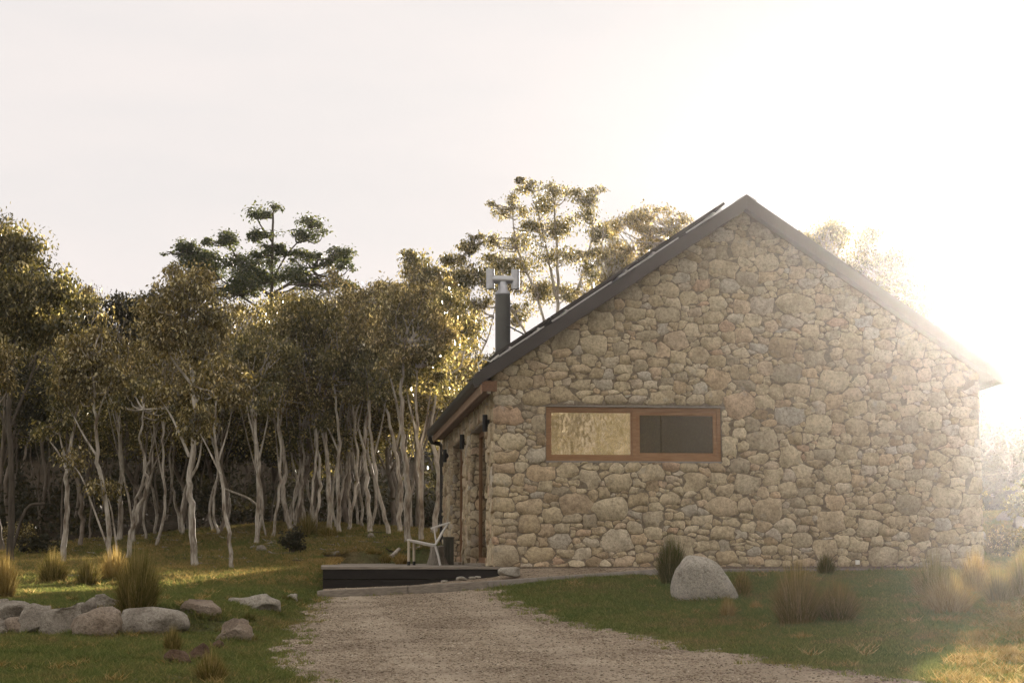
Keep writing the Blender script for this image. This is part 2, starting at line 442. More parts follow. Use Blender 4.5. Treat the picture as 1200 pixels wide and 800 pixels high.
def gz(X, Y):
    X = np.asarray(X, float); Y = np.asarray(Y, float)
    sh = np.broadcast(X, Y).shape
    x = np.broadcast_to(X, sh).ravel(); y = np.broadcast_to(Y, sh).ravel()
    far = sstep((np.hypot(x, y - 40) - 140) / 60)
    z = np.empty(len(x))
    for i in range(0, len(x), 20000):
        xs, ys = x[i:i+20000], y[i:i+20000]
        d2 = (xs[:, None] - C[None, :, 0])**2 + (ys[:, None] - C[None, :, 1])**2
        z[i:i+20000] = tps_phi(d2) @ Wt[:len(C)] + Wt[len(C)] + Wt[len(C)+1]*xs + Wt[len(C)+2]*ys
    far_z = np.clip(6.5 * np.clip(y, -50, 165) / 165, -2, 6.5)
    z = z * (1 - far) + far_z * far + bank(x, y)
    # low hummocks of the rough ground
    z = z + 0.018*np.sin(x*2.1+1.3*np.sin(y*1.3)) * np.sin(y*1.7+0.7*np.sin(x*2.3)) + 0.008*np.sin(x*5.3+y*2)*np.sin(y*4.9-x)
    return z.reshape(sh)
def gz1(x, y): return float(gz(np.array([x]), np.array([y]))[0])
def ground_at(px, py, lo=13.0, hi=80.0):
    d = ray(px, py); Ys = np.arange(lo, hi, 0.1)
    pts = CAM[None] + d[None] * (Ys / d[1])[:, None]
    g = gz(pts[:, 0], pts[:, 1]); k = np.where(pts[:, 2] <= g)[0]
    i = k[0] if len(k) else int(np.argmin(np.abs(pts[:, 2]-g)))
    return np.array([pts[i, 0], pts[i, 1], g[i]])

# house frame: local x along the gable to the right, local y back along the long side
TH = R(5.9926)
OX, OY = -0.2646, 28.0
HU = np.array([math.cos(TH), math.sin(TH)]); HV = np.array([-math.sin(TH), math.cos(TH)])
W, LEN = 7.83, 11.63
def H(s, t, z=0.0):
    return np.array([OX + HU[0]*s + HV[0]*t, OY + HU[1]*s + HV[1]*t, z])
def to_house(X, Y):
    dx, dy = X - OX, Y - OY
    return dx*HU[0] + dy*HU[1], dx*HV[0] + dy*HV[1]

def lines(a, b, step, far, grow=1.35):
    c = list(np.arange(a, b, step))
    s, p = step, a
    lo = []
    while p > far[0]: s *= grow; p -= s; lo.append(max(p, far[0]))
    s, p = step, c[-1]; hi = []
    while p < far[1]: s *= grow; p += s; hi.append(min(p, far[1]))
    return np.array(lo[::-1] + c + hi)
gxs = lines(-11, 11, 0.16, (-240, 240)); gys = lines(13, 46, 0.16, (-90, 235))
GX, GY = np.meshgrid(gxs, gys)
GZ = gz(GX, GY)
hs, ht = to_house(GX, GY)
inside = (hs > 0.3) & (hs < W-0.3) & (ht > 0.3) & (ht < LEN-0.3)
GZ = np.where(inside, np.minimum(GZ, -0.25), GZ)
under_deck = (hs > -2.75) & (hs < 0.3) & (ht > -0.1) & (ht < LEN-0.5)
GZ = np.where(under_deck, np.minimum(GZ, -0.12), GZ)
nx, ny = len(gxs), len(gys)
i, j = np.meshgrid(np.arange(nx-1), np.arange(ny-1))
a = (j*nx + i).ravel()
me = mesh_np('ground', np.stack([GX.ravel(), GY.ravel(), GZ.ravel()], 1), np.stack([a, a+1, a+nx+1, a+nx], 1), True)

def grass_colour(t, pos):
    """green lawn with straw-brown patches; field behind is drier"""
    n1 = noise(t, pos, 0.55, 5, 0.6); n2 = noise(t, pos, 3.5, 4, 0.6)
    a = mixc(t, 0.5, n1, n2)
    sp_ = nd(t, 'ShaderNodeSeparateXYZ'); L(t, pos, sp_.inputs[0])
    dry = nd(t, 'ShaderNodeMapRange'); dry.inputs[1].default_value = 27; dry.inputs[2].default_value = 35; dry.inputs[4].default_value = 0.07
    L(t, sp_.outputs[1], dry.inputs[0])
    ad = nd(t, 'ShaderNodeMath', operation='ADD'); L(t, a, ad.inputs[0]); L(t, dry.outputs[0], ad.inputs[1]); a = ad.outputs[0]
    return ramp(t, a, [(0.34, (0.095, 0.135, 0.052)), (0.50, (0.132, 0.158, 0.063)), (0.62, (0.175, 0.162, 0.080)), (0.74, (0.26, 0.21, 0.11))])
m, t, out = new_mat('grassy_ground')
g = nd(t, 'ShaderNodeNewGeometry'); pos = g.outputs['Position']
gc = mixc(t, 0.6, grass_colour(t, pos), ramp(t, noise(t, pos, 16, 4, 0.7), [(0.3, (0.3, 0.25, 0.2)), (0.65, (1.2, 1.15, 1.0))]), 'MULTIPLY')
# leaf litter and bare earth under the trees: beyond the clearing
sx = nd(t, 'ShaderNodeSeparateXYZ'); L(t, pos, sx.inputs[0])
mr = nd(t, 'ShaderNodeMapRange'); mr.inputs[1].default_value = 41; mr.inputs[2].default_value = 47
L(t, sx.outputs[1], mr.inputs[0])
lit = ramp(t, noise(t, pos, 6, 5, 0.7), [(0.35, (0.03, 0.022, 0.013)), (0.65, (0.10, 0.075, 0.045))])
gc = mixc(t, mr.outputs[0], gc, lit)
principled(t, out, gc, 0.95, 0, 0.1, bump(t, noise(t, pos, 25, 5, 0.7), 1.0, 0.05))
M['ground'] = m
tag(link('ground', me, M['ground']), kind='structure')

def poly_in(poly, x, y):
    x = np.asarray(x); y = np.asarray(y); r = np.zeros(x.shape, bool); n = len(poly)
    for k in range(n):
        x1, y1 = poly[k][:2]; x2, y2 = poly[(k+1) % n][:2]
        c = ((y1 > y) != (y2 > y)) & (x < (x2-x1)*(y-y1)/((y2-y1) if y2 != y1 else 1e-9) + x1)
        r ^= c
    return r
# kerb line: two timber sleepers then concrete edging that reaches the gable
kerb = [P(374, 692, 26.5), P(478, 686.3, 26.75), P(572, 680.5, 27.0), P(700, 671.5, 27.45), P(775, 666.3, 27.72)]
kx = H(W, -0.14); k2 = H(2.75, -0.14)
# gravel drive
gp = [(377,703.5),(345,722),(352,735),(322,752),(338,770),(318,785),(345,802),(370,830),(1160,830),(1085,800),(1000,789),(900,774),(800,757),(700,737),(650,727),(628,712),(590,699),(566,692)]
gpoly = [tuple(ground_at(x, y, 9)[:2]) for x, y in gp]
gpoly[0] = tuple(kerb[0][:2]); gpoly[-1] = tuple(kerb[2][:2])
# the drive runs on towards the photographer
gpoly = gpoly[:7] + [(-1.9, 11.0), (-0.5, 3.0), (0, -8.0), (7, -8.0), (6.0, 3.0), (4.6, 11.0)] + gpoly[9:]
def wob(x, y):
    return 0.10*np.sin(x*3.1+y*1.9)+0.07*np.sin(x*7.3-y*5.1)+0.04*np.sin(x*17+y*13), 0.10*np.cos(x*2.7-y*2.3)+0.06*np.sin(x*6.1+y*8.3)+0.04*np.cos(x*19-y*11)
def in_gravel(x, y):
    dx, dy = wob(x, y)
    return poly_in(gpoly, x + dx, y + np.where(y > 25.5, 0, dy))
xs = np.arange(-4, 7.6, 0.08); ys = np.concatenate([np.arange(-8, 11, 0.5), np.arange(11, 27.2, 0.08)])
X2, Y2 = np.meshgrid(xs, ys); Z2 = gz(X2, Y2) + 0.014
nx = len(xs); i, j = np.meshgrid(np.arange(nx-1), np.arange(len(ys)-1))
cx_, cy_ = (X2[:-1, :-1] + 0.04), (Y2[:-1, :-1] + Y2[1:, :-1])/2
keep = in_gravel(cx_, cy_).ravel()
a = (j*nx + i).ravel()[keep]
Fq = np.stack([a, a+1, a+nx+1, a+nx], 1)
used, inv = np.unique(Fq, return_inverse=True)
me = mesh_np('gravel_drive', np.stack([X2.ravel(), Y2.ravel(), Z2.ravel()], 1)[used], inv.reshape(Fq.shape), True)
m, t, out = new_mat('gravel')
g = nd(t, 'ShaderNodeNewGeometry'); pos = g.outputs['Position']
vo = nd(t, 'ShaderNodeTexVoronoi'); vo.inputs['Scale'].default_value = 38; L(t, pos, vo.inputs['Vector'])
gc = ramp(t, vo.outputs['Color'], [(0.0, (0.20, 0.16, 0.112)), (0.4, (0.31, 0.255, 0.182)), (0.7, (0.38, 0.32, 0.235)), (1, (0.46, 0.40, 0.30))])
sxz = nd(t, 'ShaderNodeSeparateXYZ'); L(t, pos, sxz.inputs[0])
wv = nd(t, 'ShaderNodeMath', operation='MULTIPLY_ADD'); L(t, sxz.outputs[1], wv.inputs[0]); wv.inputs[1].default_value = 0.16; L(t, sxz.outputs[0], wv.inputs[2])
sn = nd(t, 'ShaderNodeMath', operation='SINE'); ml = nd(t, 'ShaderNodeMath', operation='MULTIPLY'); ml.inputs[1].default_value = 4.2; L(t, wv.outputs[0], ml.inputs[0]); L(t, ml.outputs[0], sn.inputs[0])
trk = nd(t, 'ShaderNodeMapRange'); trk.inputs[1].default_value = -0.2; trk.inputs[2].default_value = 1.0; trk.inputs[3].default_value = 0.0; trk.inputs[4].default_value = 0.45; L(t, sn.outputs[0], trk.inputs[0])
gc = mixc(t, trk.outputs[0], gc, (0.44, 0.375, 0.285))
gc = mixc(t, 0.7, gc, ramp(t, noise(t, pos, 1.1, 5, 0.65), [(0.3, (0.55, 0.48, 0.42)), (0.62, (1.12, 1.08, 1.02))]), 'MULTIPLY')
principled(t, out, gc, 0.92, 0, 0.2, bump(t, vo.outputs['Distance'], 1.0, 0.02))
M['gravel'] = m
tag(link('gravel_drive', me, m), kind='structure')

# ------------------------------------------------------------------ cottage
cot = empty('stone_cottage', (OX, OY, 0), TH)
tag(cot, 'single-storey rubble stone cottage with dark gabled steel roof and timber window', 'cottage')
AX, AZ, PT = 4.0, 5.86, 0.672           # ridge x, roof-top height at ridge, pitch as rise over run
def roof_z(s): return AZ - PT*abs(s-AX)
RT = 0.30                                # bargeboard depth
wx0, wx1, wz0, wz1 = 0.805, 3.60, 1.648, 2.495
TK = 0.24
def wall_top(s): return roof_z(s) - 0.16
mb = MB()
PB, PM = -0.5, 0
# gable wall around the window opening
mb.prism([(0, PB), (wx0, PB), (wx0, wall_top(wx0)), (0, wall_top(0))], 0, TK)
mb.prism([(wx0, PB), (wx1, PB), (wx1, wz0), (wx0, wz0)], 0, TK)
mb.prism([(wx0, wz1), (wx1, wz1), (wx1, wall_top(wx1)), (wx0, wall_top(wx0))], 0, TK)
mb.prism([(wx1, PB), (AX, PB), (AX, wall_top(AX)), (wx1, wall_top(wx1))], 0, TK)
mb.prism([(AX, PB), (W, PB), (W, wall_top(W)), (AX, wall_top(AX))], 0, TK)
mb.prism([(0, PB), (W, PB), (W, wall_top(W)), (AX, wall_top(AX)), (0, wall_top(0))], LEN-TK, LEN)
mb.box((W-TK, TK, PB), (W, LEN-TK, wall_top(W)))
OPEN = [(1.2, 4.7), (6.1, 9.2)]; OZ = 2.38
prev = TK
for a_, b_ in OPEN + [(LEN-TK, None)]:
    mb.box((0, prev, PB), (TK, a_, wall_top(0)-0.01))
    if b_:
        mb.box((0, a_, OZ), (TK, b_, wall_top(0)-0.01)); mb.box((0, a_, PB), (TK, b_, -0.02)); prev = b_
wall = mb.build('wall', M['mortar'], cot)
MB().box((TK, TK, -0.02), (W-TK, LEN-TK, 0.02)).build('floor', M['interior'], cot)

MB().box((TK, 5.2, 0.02), (W-TK, 5.32, wall_top(0))).build('inner_wall', M['interior'], cot)

def rubble(inside, x0, x1, y0, y1, sizes, seed, npts=16, gap=0.0036, cap=0.2):
    r = np.random.default_rng(seed)
    cx, cy, ca, cb, ct = [], [], [], [], []
    for amin, amax, asp0, asp1, tries, sep in sizes:
        X = r.uniform(x0, x1, tries); Y = r.uniform(y0, y1, tries)
        A = r.uniform(amin, amax, tries) ; B = A * r.uniform(asp0, asp1, tries)
        ok = inside(X, Y)
        X, Y, A, B = X[ok], Y[ok], A[ok], B[ok]
        for k in range(len(X)):
            if cx:
                dx = (np.array(cx)-X[k])/(np.array(ca)+A[k]); dy = (np.array(cy)-Y[k])/(np.array(cb)+B[k])
                if np.min(np.abs(dx)**2.6 + np.abs(dy)**2.6) < sep: continue
            cx.append(X[k]); cy.append(Y[k]); ca.append(A[k]); cb.append(B[k]); ct.append(r.normal(0, 0.10))
    cx, cy, ca, cb, ct = map(np.array, (cx, cy, ca, cb, ct))
    n = len(cx)
    pw = r.uniform(3.5, 20.0, n)
    nb = min(26, n-1)
    out = []
    an0 = np.linspace(0, 2*np.pi, npts, endpoint=False)
    rs = np.concatenate([[0.0], np.linspace(0.012, 0.46, 60)])
    for k in range(n):
        d2 = (cx-cx[k])**2 + (cy-cy[k])**2
        idx = np.argpartition(d2, nb)[:nb+1]; idx = idx[idx != k]
        # angles bunched so that corners show
        an = an0 + r.uniform(-0.12, 0.12, npts)
        dx, dy = np.cos(an)[:, None]*rs[None]*1.0, np.sin(an)[:, None]*rs[None]
        px, py = cx[k]+dx, cy[k]+dy
        qx = px + 0.010*np.sin(py*17+px*9) + 0.007*np.sin(py*37-px*23); qy = py + 0.010*np.sin(px*15-py*11) + 0.006*np.sin(px*41+py*19)
        def dist(i, px, py):
            c, s = np.cos(ct[i]), np.sin(ct[i])
            ux, uy = px-cx[i], py-cy[i]
            X = np.abs(ux*c+uy*s)/ca[i]; Y = np.abs(-ux*s+uy*c)/cb[i]
            return ((X**pw[i]+Y**pw[i])**(1/pw[i])-1)*np.minimum(ca[i], cb[i])
        dk = dist(k, qx, qy)
        dm = np.min(np.stack([dist(i, qx, qy) for i in idx]), 0)
        ok = (dk + gap < dm) & (dk < cap) & inside(px, py)
        ok[:, 0] = True
        first = np.where(ok.all(1), len(rs)-1, np.argmin(ok, 1)-1)
        rr = rs[np.clip(first, 0, None)]
        # sub-step
        rr = rr + 0.003
        if rr.mean() < 0.018: continue
        rr = np.maximum(rr, 0.012)
        out.append((cx[k], cy[k], an, rr))
    return out
def stone_geo(o, r, hmin=0.012, hmax=0.035):
    """returns verts (local plane x,y + height) and faces for one pillowed stone"""
    cx, cy, an, rr = o
    n = len(an)
    h = r.uniform(hmin, hmax)*0.68
    tx, ty = r.normal(0, 0.05, 2)
    x, y = np.cos(an)*rr, np.sin(an)*rr
    inset = np.minimum(0.011, rr*0.22)
    k = (rr-inset)/rr
    V = [(x[i], y[i], 0.0) for i in range(n)]
    V += [(x[i]*k[i], y[i]*k[i], h + tx*x[i] + ty*y[i] + r.normal(0, 0.0035)) for i in range(n)]
    V += [(r.normal(0, rr.mean()*0.15), r.normal(0, rr.mean()*0.12), h*1.0 + rr.mean()*r.uniform(-0.02, 0.05))]
    Fs = [(i, (i+1) % n, n+(i+1) % n, n+i) for i in range(n)] + [(n+i, n+(i+1) % n, 2*n) for i in range(n)]
    return np.array(V), Fs
def in_gable(x, y):
    g_ = 0.012
    ok = (x > -0.03) & (x < W+0.02) & (y > 0.0) & (y < AZ - PT*np.abs(x-AX) - 0.19)
    win = (x > wx0-g_) & (x < wx1+g_) & (y > wz0-g_) & (y < wz1+0.045)
    return ok & ~win
stones = []
SZ = [(0.15, 0.23, 0.5, 0.85, 230, 1.3), (0.10, 0.15, 0.42, 0.92, 1400, 1.08), (0.075, 0.11, 0.4, 1.0, 4500, 1.0), (0.045, 0.07, 0.32, 1.0, 5000, 0.98), (0.028, 0.04, 0.4, 1.0, 3000, 0.95)]
for o in rubble(in_gable, 0, W, 0, AZ, SZ, 11):
    stones.append(('g', o))
def in_side(x, y):
    ok = (x > 0.0) & (x < LEN) & (y > 0.0) & (y < wall_top(0)-0.02)
    for a_, b_ in OPEN: ok &= ~((x > a_-0.005) & (x < b_+0.005) & (y < OZ+0.03))
    return ok
SZ2 = [(0.15, 0.22, 0.5, 0.8, 120, 1.05), (0.10, 0.15, 0.5, 0.95, 1200, 0.95), (0.06, 0.09, 0.5, 1.0, 2500, 0.9)]
for o in rubble(in_side, 0, LEN, 0, 3.1, SZ2, 12, npts=12): stones.append(('s', o))
# the reveals that face the camera (far jamb of each opening)
for q, (a_, b_) in enumerate(OPEN):
    def in_j(x, y): return (x > 0) & (x < TK-0.02) & (y > 0.0) & (y < OZ)
    for o in rubble(in_j, 0, TK, 0, OZ, [(0.08, 0.11, 0.6, 1.1, 150, 0.9), (0.04, 0.06, 0.5, 1, 300, 0.8)], 20+q, npts=12): stones.append(('j%d' % q, o))
def place(kind, o, V):
    """local plane coordinates to house coordinates"""
    x, y, h = V[:, 0]+o[0], V[:, 1]+o[1], V[:, 2]
    if kind == 'g': return np.stack([x, -h, y], 1)
    if kind == 's': return np.stack([-h, x, y], 1)
    t_ = OPEN[int(kind[1])][1]
    return np.stack([x, t_ - h, y], 1)
def area(s):
    a_ = float(np.mean(s[1][3]**2))
    return a_ * (1.0 if s[0] == 'g' else 0.12)
stones.sort(key=area, reverse=True)
rst = np.random.default_rng(5)
big, small = stones[:300], stones[300:]
print('stones', len(stones))
for kind, o in big:
    V, Fs = stone_geo(o, rst, *((0.012, 0.035) if kind == 'g' else (0.04, 0.085)))
    if kind == 's': Fs = [f[::-1] for f in Fs]
    Pn = place(kind, o, V)
    cen = Pn.mean(0)
    me = bpy.data.meshes.new('stone')
    me.from_pydata([tuple(p) for p in (Pn-cen)], [], Fs)
    for p in me.polygons: p.use_smooth = True
    so_ = link('stone', me, M['stone'], cot); so_.location = cen
mb = MB()
for kind, o in small:
    V, Fs = stone_geo(o, rst, *((0.008, 0.026) if kind == 'g' else (0.035, 0.08)))
    if kind == 's': Fs = [f[::-1] for f in Fs]
    mb.add(place(kind, o, V), Fs)
tag(mb.build('rubble_infill', M['stone_small'], cot, smooth=True, angle=70), kind='stuff')

# lintel strip and sill
MB().box((wx0-0.06, -0.012, wz1+0.002), (wx1+0.06, 0.10, wz1+0.020)).build('lintel', M['concrete'], cot)
# window
win = empty('window', (wx0, 0.03, wz0), 0, cot)
ww, wh, fr = wx1-wx0, wz1-wz0, 0.062
frm = MB()
frm.box((0.003, 0, 0.003), (fr, 0.10, wh-0.003)); frm.box((ww-fr, 0, 0.003), (ww-0.003, 0.10, wh-0.003))
frm.box((fr, 0.002, 0.003), (ww-fr, 0.10, fr+0.01)); frm.box((fr, 0.002, wh-fr), (ww-fr, 0.10, wh-0.003))
frm.box((1.375, -0.004, fr+0.01), (1.435, 0.10, wh-fr))
frm.build('window_frame', M['timber'], win)
for x0_, x1_, gm, wood in ((fr+0.002, 1.373, 'glass_wavy', 0), (1.437, ww-fr-0.002, 'glass', 1)):
    sa = MB(); z0_, z1_ = fr+0.012, wh-fr-0.002; b_ = 0.024 if wood == 0 else 0.058
    sa.box((x0_, 0.012, z0_), (x0_+b_, 0.07, z1_)); sa.box((x1_-b_, 0.012, z0_), (x1_, 0.07, z1_))
    sa.box((x0_+b_, 0.014, z0_), (x1_-b_, 0.07, z0_+b_)); sa.box((x0_+b_, 0.014, z1_-b_), (x1_-b_, 0.07, z1_))
    sa.build('sash', M['timber'], win)
    MB().box((x0_+b_, 0.035, z0_+b_), (x1_-b_, 0.045, z1_-b_)).build('pane', M[gm], win)
MB().box((wx0+1.9, 0.35, 1.5), (wx0+2.0, 0.45, 2.6)).build('inner_post', M['interior'], cot)
MB().box((wx0, -0.016, wz0-0.028), (wx1, 0.12, wz0-0.002)).build('sill', M['concrete'], cot)

# doors: tall timber-framed glass panels set back in each opening
for a_, b_ in OPEN:
    dr = empty('door', (0.15, a_, 0.0), 0, cot)
    wdt = b_-a_
    fm = MB()
    for y_ in (0.0, wdt/2-0.04, wdt-0.08):
        fm.box((0.0, y_, 0.04), (0.07, y_+0.08, OZ-0.002))
    fm.box((0.002, 0.08, OZ-0.09), (0.068, wdt/2-0.04, OZ-0.003)); fm.box((0.002, wdt/2+0.04, OZ-0.09), (0.068, wdt-0.08, OZ-0.003))
    fm.box((0.002, 0.08, 0.04), (0.068, wdt/2-0.04, 0.14)); fm.box((0.002, wdt/2+0.04, 0.04), (0.068, wdt-0.08, 0.14))
    fm.build('door_frame', M['timber_v'], dr)
    MB().box((0.03, 0.08, 0.14), (0.04, wdt/2-0.04, OZ-0.09)).build('pane', M['glass'], dr)
    MB().box((0.03, wdt/2+0.04, 0.14), (0.04, wdt-0.08, OZ-0.09)).build('pane', M['glass'], dr)
    MB().box((-0.02, wdt/2-0.02, 0.95), (-0.002, wdt/2+0.0, 1.2)).build('handle', M['black'], dr)
    MB().box((-0.26, 0.02, 0.005), (0.10, wdt-0.02, 0.038)).build('threshold', M['grey_wood_y'], dr)
# wall lights: black up-down cylinders
for t_ in (0.66, 5.45, 10.2):
    wl = MB(); wl.tube([(-0.10, t_, 2.14), (-0.10, t_, 2.41)], [0.042, 0.042], 12); wl.box((-0.065, t_-0.03, 2.22), (-0.0, t_+0.03, 2.33))
    wl.build('wall_light', M['black'], cot, smooth=True)

# roof: two slopes of ribbed steel, with bargeboards, gutter and timber-lined eave
V0, V1 = -0.30, LEN+0.30
E0, E1 = -0.30, 8.10
def slope_pt(s, h):  # point on a slope raised h square to it
    n = math.hypot(1, PT); sg = -1 if s < AX else 1
    return (s + sg*h*PT/n, roof_z(s) + h/n)
roof = MB()
for e in (E0, E1):
    pa, pb = slope_pt(e, 0.0), (AX, AZ)
    poly = [pa, (pa[0], pa[1]-0.12), (pb[0], pb[1]-0.12), pb]
    if e > AX: poly = poly[::-1]
    roof.prism(poly, V0+0.03, V1-0.03)
rf = roof.build('roof', M['roof'], cot)
for side_, e in ((-1, E0), (1, E1)):
    rb = MB()
    for k in range(58):
        t_ = V0 + 0.1 + k*0.205
        n = math.hypot(1, PT)
        a0 = slope_pt(e, 0.002); a1 = slope_pt(e, 0.03); b0 = (AX+side_*0.02, AZ-0.012); b1 = (AX+side_*0.03, AZ+0.015)
        if side_ < 0: poly = [a0, b0, b1, a1]
        else: poly = [b0, a0, a1, b1]
        rb.prism(poly, t_, t_+0.03)
    o = rb.build('roof_rib', M['roof'], cot); tag(o, kind='stuff')
rc = MB(); rc.prism([(AX-0.16, roof_z(AX-0.16)+0.035), (AX, AZ+0.015), (AX+0.16, roof_z(AX+0.16)+0.035), (AX+0.16, roof_z(AX+0.16)+0.042), (AX, AZ+0.03), (AX-0.16, roof_z(AX-0.16)+0.042)], V0+0.0, V1)
rc.build('ridge_cap', M['roof'], cot)
for y0_, y1_ in ((V0, V0+0.028), (V1-0.028, V1)):
    for e in (E0-0.06, E1+0.06):
        pa, pb = (e, roof_z(e)+0.02), (AX, AZ+0.02)
        poly = [pa, (e, roof_z(e)-0.185), (AX, AZ-0.215), pb]
        if e > AX: poly = poly[::-1]
        MB().prism(poly, y0_, y1_).build('bargeboard', M['roof'], cot, bevel=0.003)
# boxed underside of the verge (dark) and of the eave (timber boards)
for e in (E0, E1):
    pa = (0.0 if e < AX else W, 0); s_ = pa[0]
    poly = [(s_, roof_z(s_)-0.175), (AX, AZ-0.175), (AX, AZ-0.15), (s_, roof_z(s_)-0.15)]
    if e > AX: poly = poly[::-1]
    MB().prism(poly, V0+0.03, 0.0).build('verge_lining', M['roof'], cot)
for k in range(3):
    x0_ = -0.228 + k*0.076
    MB().box((x0_, V0+0.03, 2.715+0.0), (x0_+0.072, V1-0.03, 2.735)).build('soffit_board', M['timber_y'], cot)
MB().box((-0.262, V0+0.005, 2.66), (-0.232, V1-0.03, 2.80)).build('fascia', M['fascia'], cot, bevel=0.003)
MB().box((-0.232, V0+0.006, 2.70), (0.0, V0+0.028, 2.86)).build('eave_end', M['timber_y'], cot)
gu = MB()
prof = [(-0.268, 2.80), (-0.345, 2.80), (-0.375, 2.83), (-0.378, 2.905), (-0.368, 2.905), (-0.366, 2.835), (-0.342, 2.81), (-0.268, 2.81)]
gu.prism(prof[::-1], V0, V1)
gu.box((-0.376, V0-0.004, 2.80), (-0.268, V0-0.001, 2.90))
gu.build('gutter', M['gutter'], cot)
dp = MB(); tD = LEN+0.12
dp.tube([(-0.32, tD, 2.80), (-0.32, tD, 2.70), (-0.29, tD, 2.66), (-0.12, tD, 2.62), (-0.07, tD, 2.58), (-0.06, tD, 2.5), (-0.06, tD, -0.3)], 0.045, 10)
dp.build('downpipe', M['black'], cot, smooth=True)
MB().tube([(-0.11, -0.12, 2.68), (-0.11, -0.12, 2.714)], [0.032, 0.032], 12).build('downlight', M['lamp_glass'], cot, smooth=True)
# stub of a right gutter
MB().box((E1+0.0, V0, 2.90), (E1+0.10, V1, 3.01)).build('gutter', M['gutter'], cot)
# solar panels on the left slope on rails
n_ = math.hypot(1, PT); ux, uz = 1/n_, PT/n_        # up-slope unit
nx_, nz_ = -PT/n_, 1/n_
def sp(a_, h): # a_: metres up the slope from the eave E0
    return (E0 + a_*ux + h*nx_, roof_z(E0) + a_*uz + h*nz_)
rows = [(0.42, 1.46), (1.49, 3.15), (3.18, 4.86)]
for a0, a1 in rows:
    for k in range(9):
        t0 = V0 + 0.16 + k*1.05
        pe = empty('solar_panel', (0, 0, 0), 0, cot)
        poly = [sp(a0, 0.115), sp(a1, 0.115), sp(a1, 0.125), sp(a0, 0.125)]
        MB().prism(poly, t0+0.02, t0+1.01).build('solar_cells', M['panel'], pe)
        fm = MB()
        for y0_, y1_ in ((t0, t0+0.02), (t0+1.01, t0+1.03)):
            fm.prism([sp(a0, 0.09), sp(a1, 0.09), sp(a1, 0.130), sp(a0, 0.130)], y0_, y1_)
        for q0, q1 in ((a0, a0+0.02), (a1-0.02, a1)):
            fm.prism([sp(q0, 0.09), sp(q1, 0.09), sp(q1, 0.1295), sp(q0, 0.1295)], t0+0.02, t0+1.01)
        fm.build('panel_frame', M['roof'], pe)
        if k > 0:
            pass
for a0, a1 in rows:
    for q in (a0+0.25, a1-0.25):
        p_ = sp(q, 0.065)
        MB().box((p_[0]-0.02, V0+0.12, p_[1]-0.018), (p_[0]+0.02, V0+9.7, p_[1]+0.018)).build('panel_rail', M['alu'], cot)
# edge strip: tilted bright trim between roof and panels
for a0, a1 in ((0.35, 1.3), (1.45, 2.6), (2.72, 3.9), (4.05, 4.75)):
    MB().prism([sp(a0, 0.040), sp(a1, 0.040), sp(a1, 0.062), sp(a0, 0.062)], V0+0.10, V0+0.13).build('panel_trim', M['alu'], cot)
cb = MB(); cb.tube([ (sp(0.05,0.02)[0], V0+0.06, sp(0.05,0.02)[1]), (sp(0.1,0.13)[0], V0+0.05, sp(0.1,0.13)[1]), (sp(0.2,0.15)[0], V0+0.05, sp(0.2,0.15)[1]), (sp(0.28,0.05)[0], V0+0.06, sp(0.28,0.05)[1]), (sp(0.45,0.07)[0], V0+0.08, sp(0.45,0.07)[1])], 0.012, 6)
cb.build('panel_cable', M['cord'], cot, smooth=True)
# flue with H-shaped cowl
fs, ft = 0.42, 3.0
fl = empty('flue', (fs, ft, roof_z(fs)-0.05), 0, cot)
zt = 4.70-(roof_z(fs)-0.05)
MB().tube([(0, 0, 0), (0, 0, zt)], 0.133, 20).build('flue_pipe', M['flue'], fl, smooth=True)
cw = MB()
cw.tube([(0, 0, zt), (0, 0, zt+0.015), (0, 0, zt+0.075), (0, 0, zt+0.22)], [0.140, 0.140, 0.085, 0.075], 16)
cw.tube([(-0.2, 0, zt+0.26), (0.2, 0, zt+0.26)], 0.072, 14)
for sx_ in (-0.22, 0.22):
    cw.tube([(sx_, 0, zt+0.10), (sx_, 0, zt+0.44)], 0.075, 14)
cw.build('cowl', M['steel'], fl, smooth=True)
MB().tube([(0.05, -0.12, zt-0.55), (0.5, -0.2, zt-0.80)], 0.014, 6).build('flue_stay', M['flue'], fl)
# small white outlet low on the gable
MB().box((5.73, -0.06, 0.03), (5.79, -0.0, 0.10)).build('vent_cap', M['lamp_glass'], cot, bevel=0.006)

# ------------------------------------------------------------------ deck
dk = empty('timber_deck', tuple(H(-2.68, -0.06, 0.0)), TH)
tag(dk, 'low timber deck with grey boards and black skirting left of the cottage', 'deck')
DW, DL = 2.69, LEN-0.6
nbd = 19; bw = DW/nbd
for k in range(nbd):
    MB().box((k*bw+0.003, 0.0, -0.035), ((k+1)*bw-0.003, DL, 0.0)).build('deck_board', M['grey_wood_y'], dk)
MB().box((0.0, -0.028, -0.036), (DW+0.05, -0.002, 0.001)).build('edge_board', M['grey_wood'], dk)
MB().box((0.03, 0.0, -0.18), (DW+0.07, 0.03, -0.04)).build('skirting', M['char'], dk)
MB().box((0.03, 0.012, -0.50), (DW, 0.04, -0.188)).build('skirting', M['char'], dk)
MB().box((0.03, 0.05, -0.45), (0.06, DL, -0.04)).build('skirting', M['char'], dk)

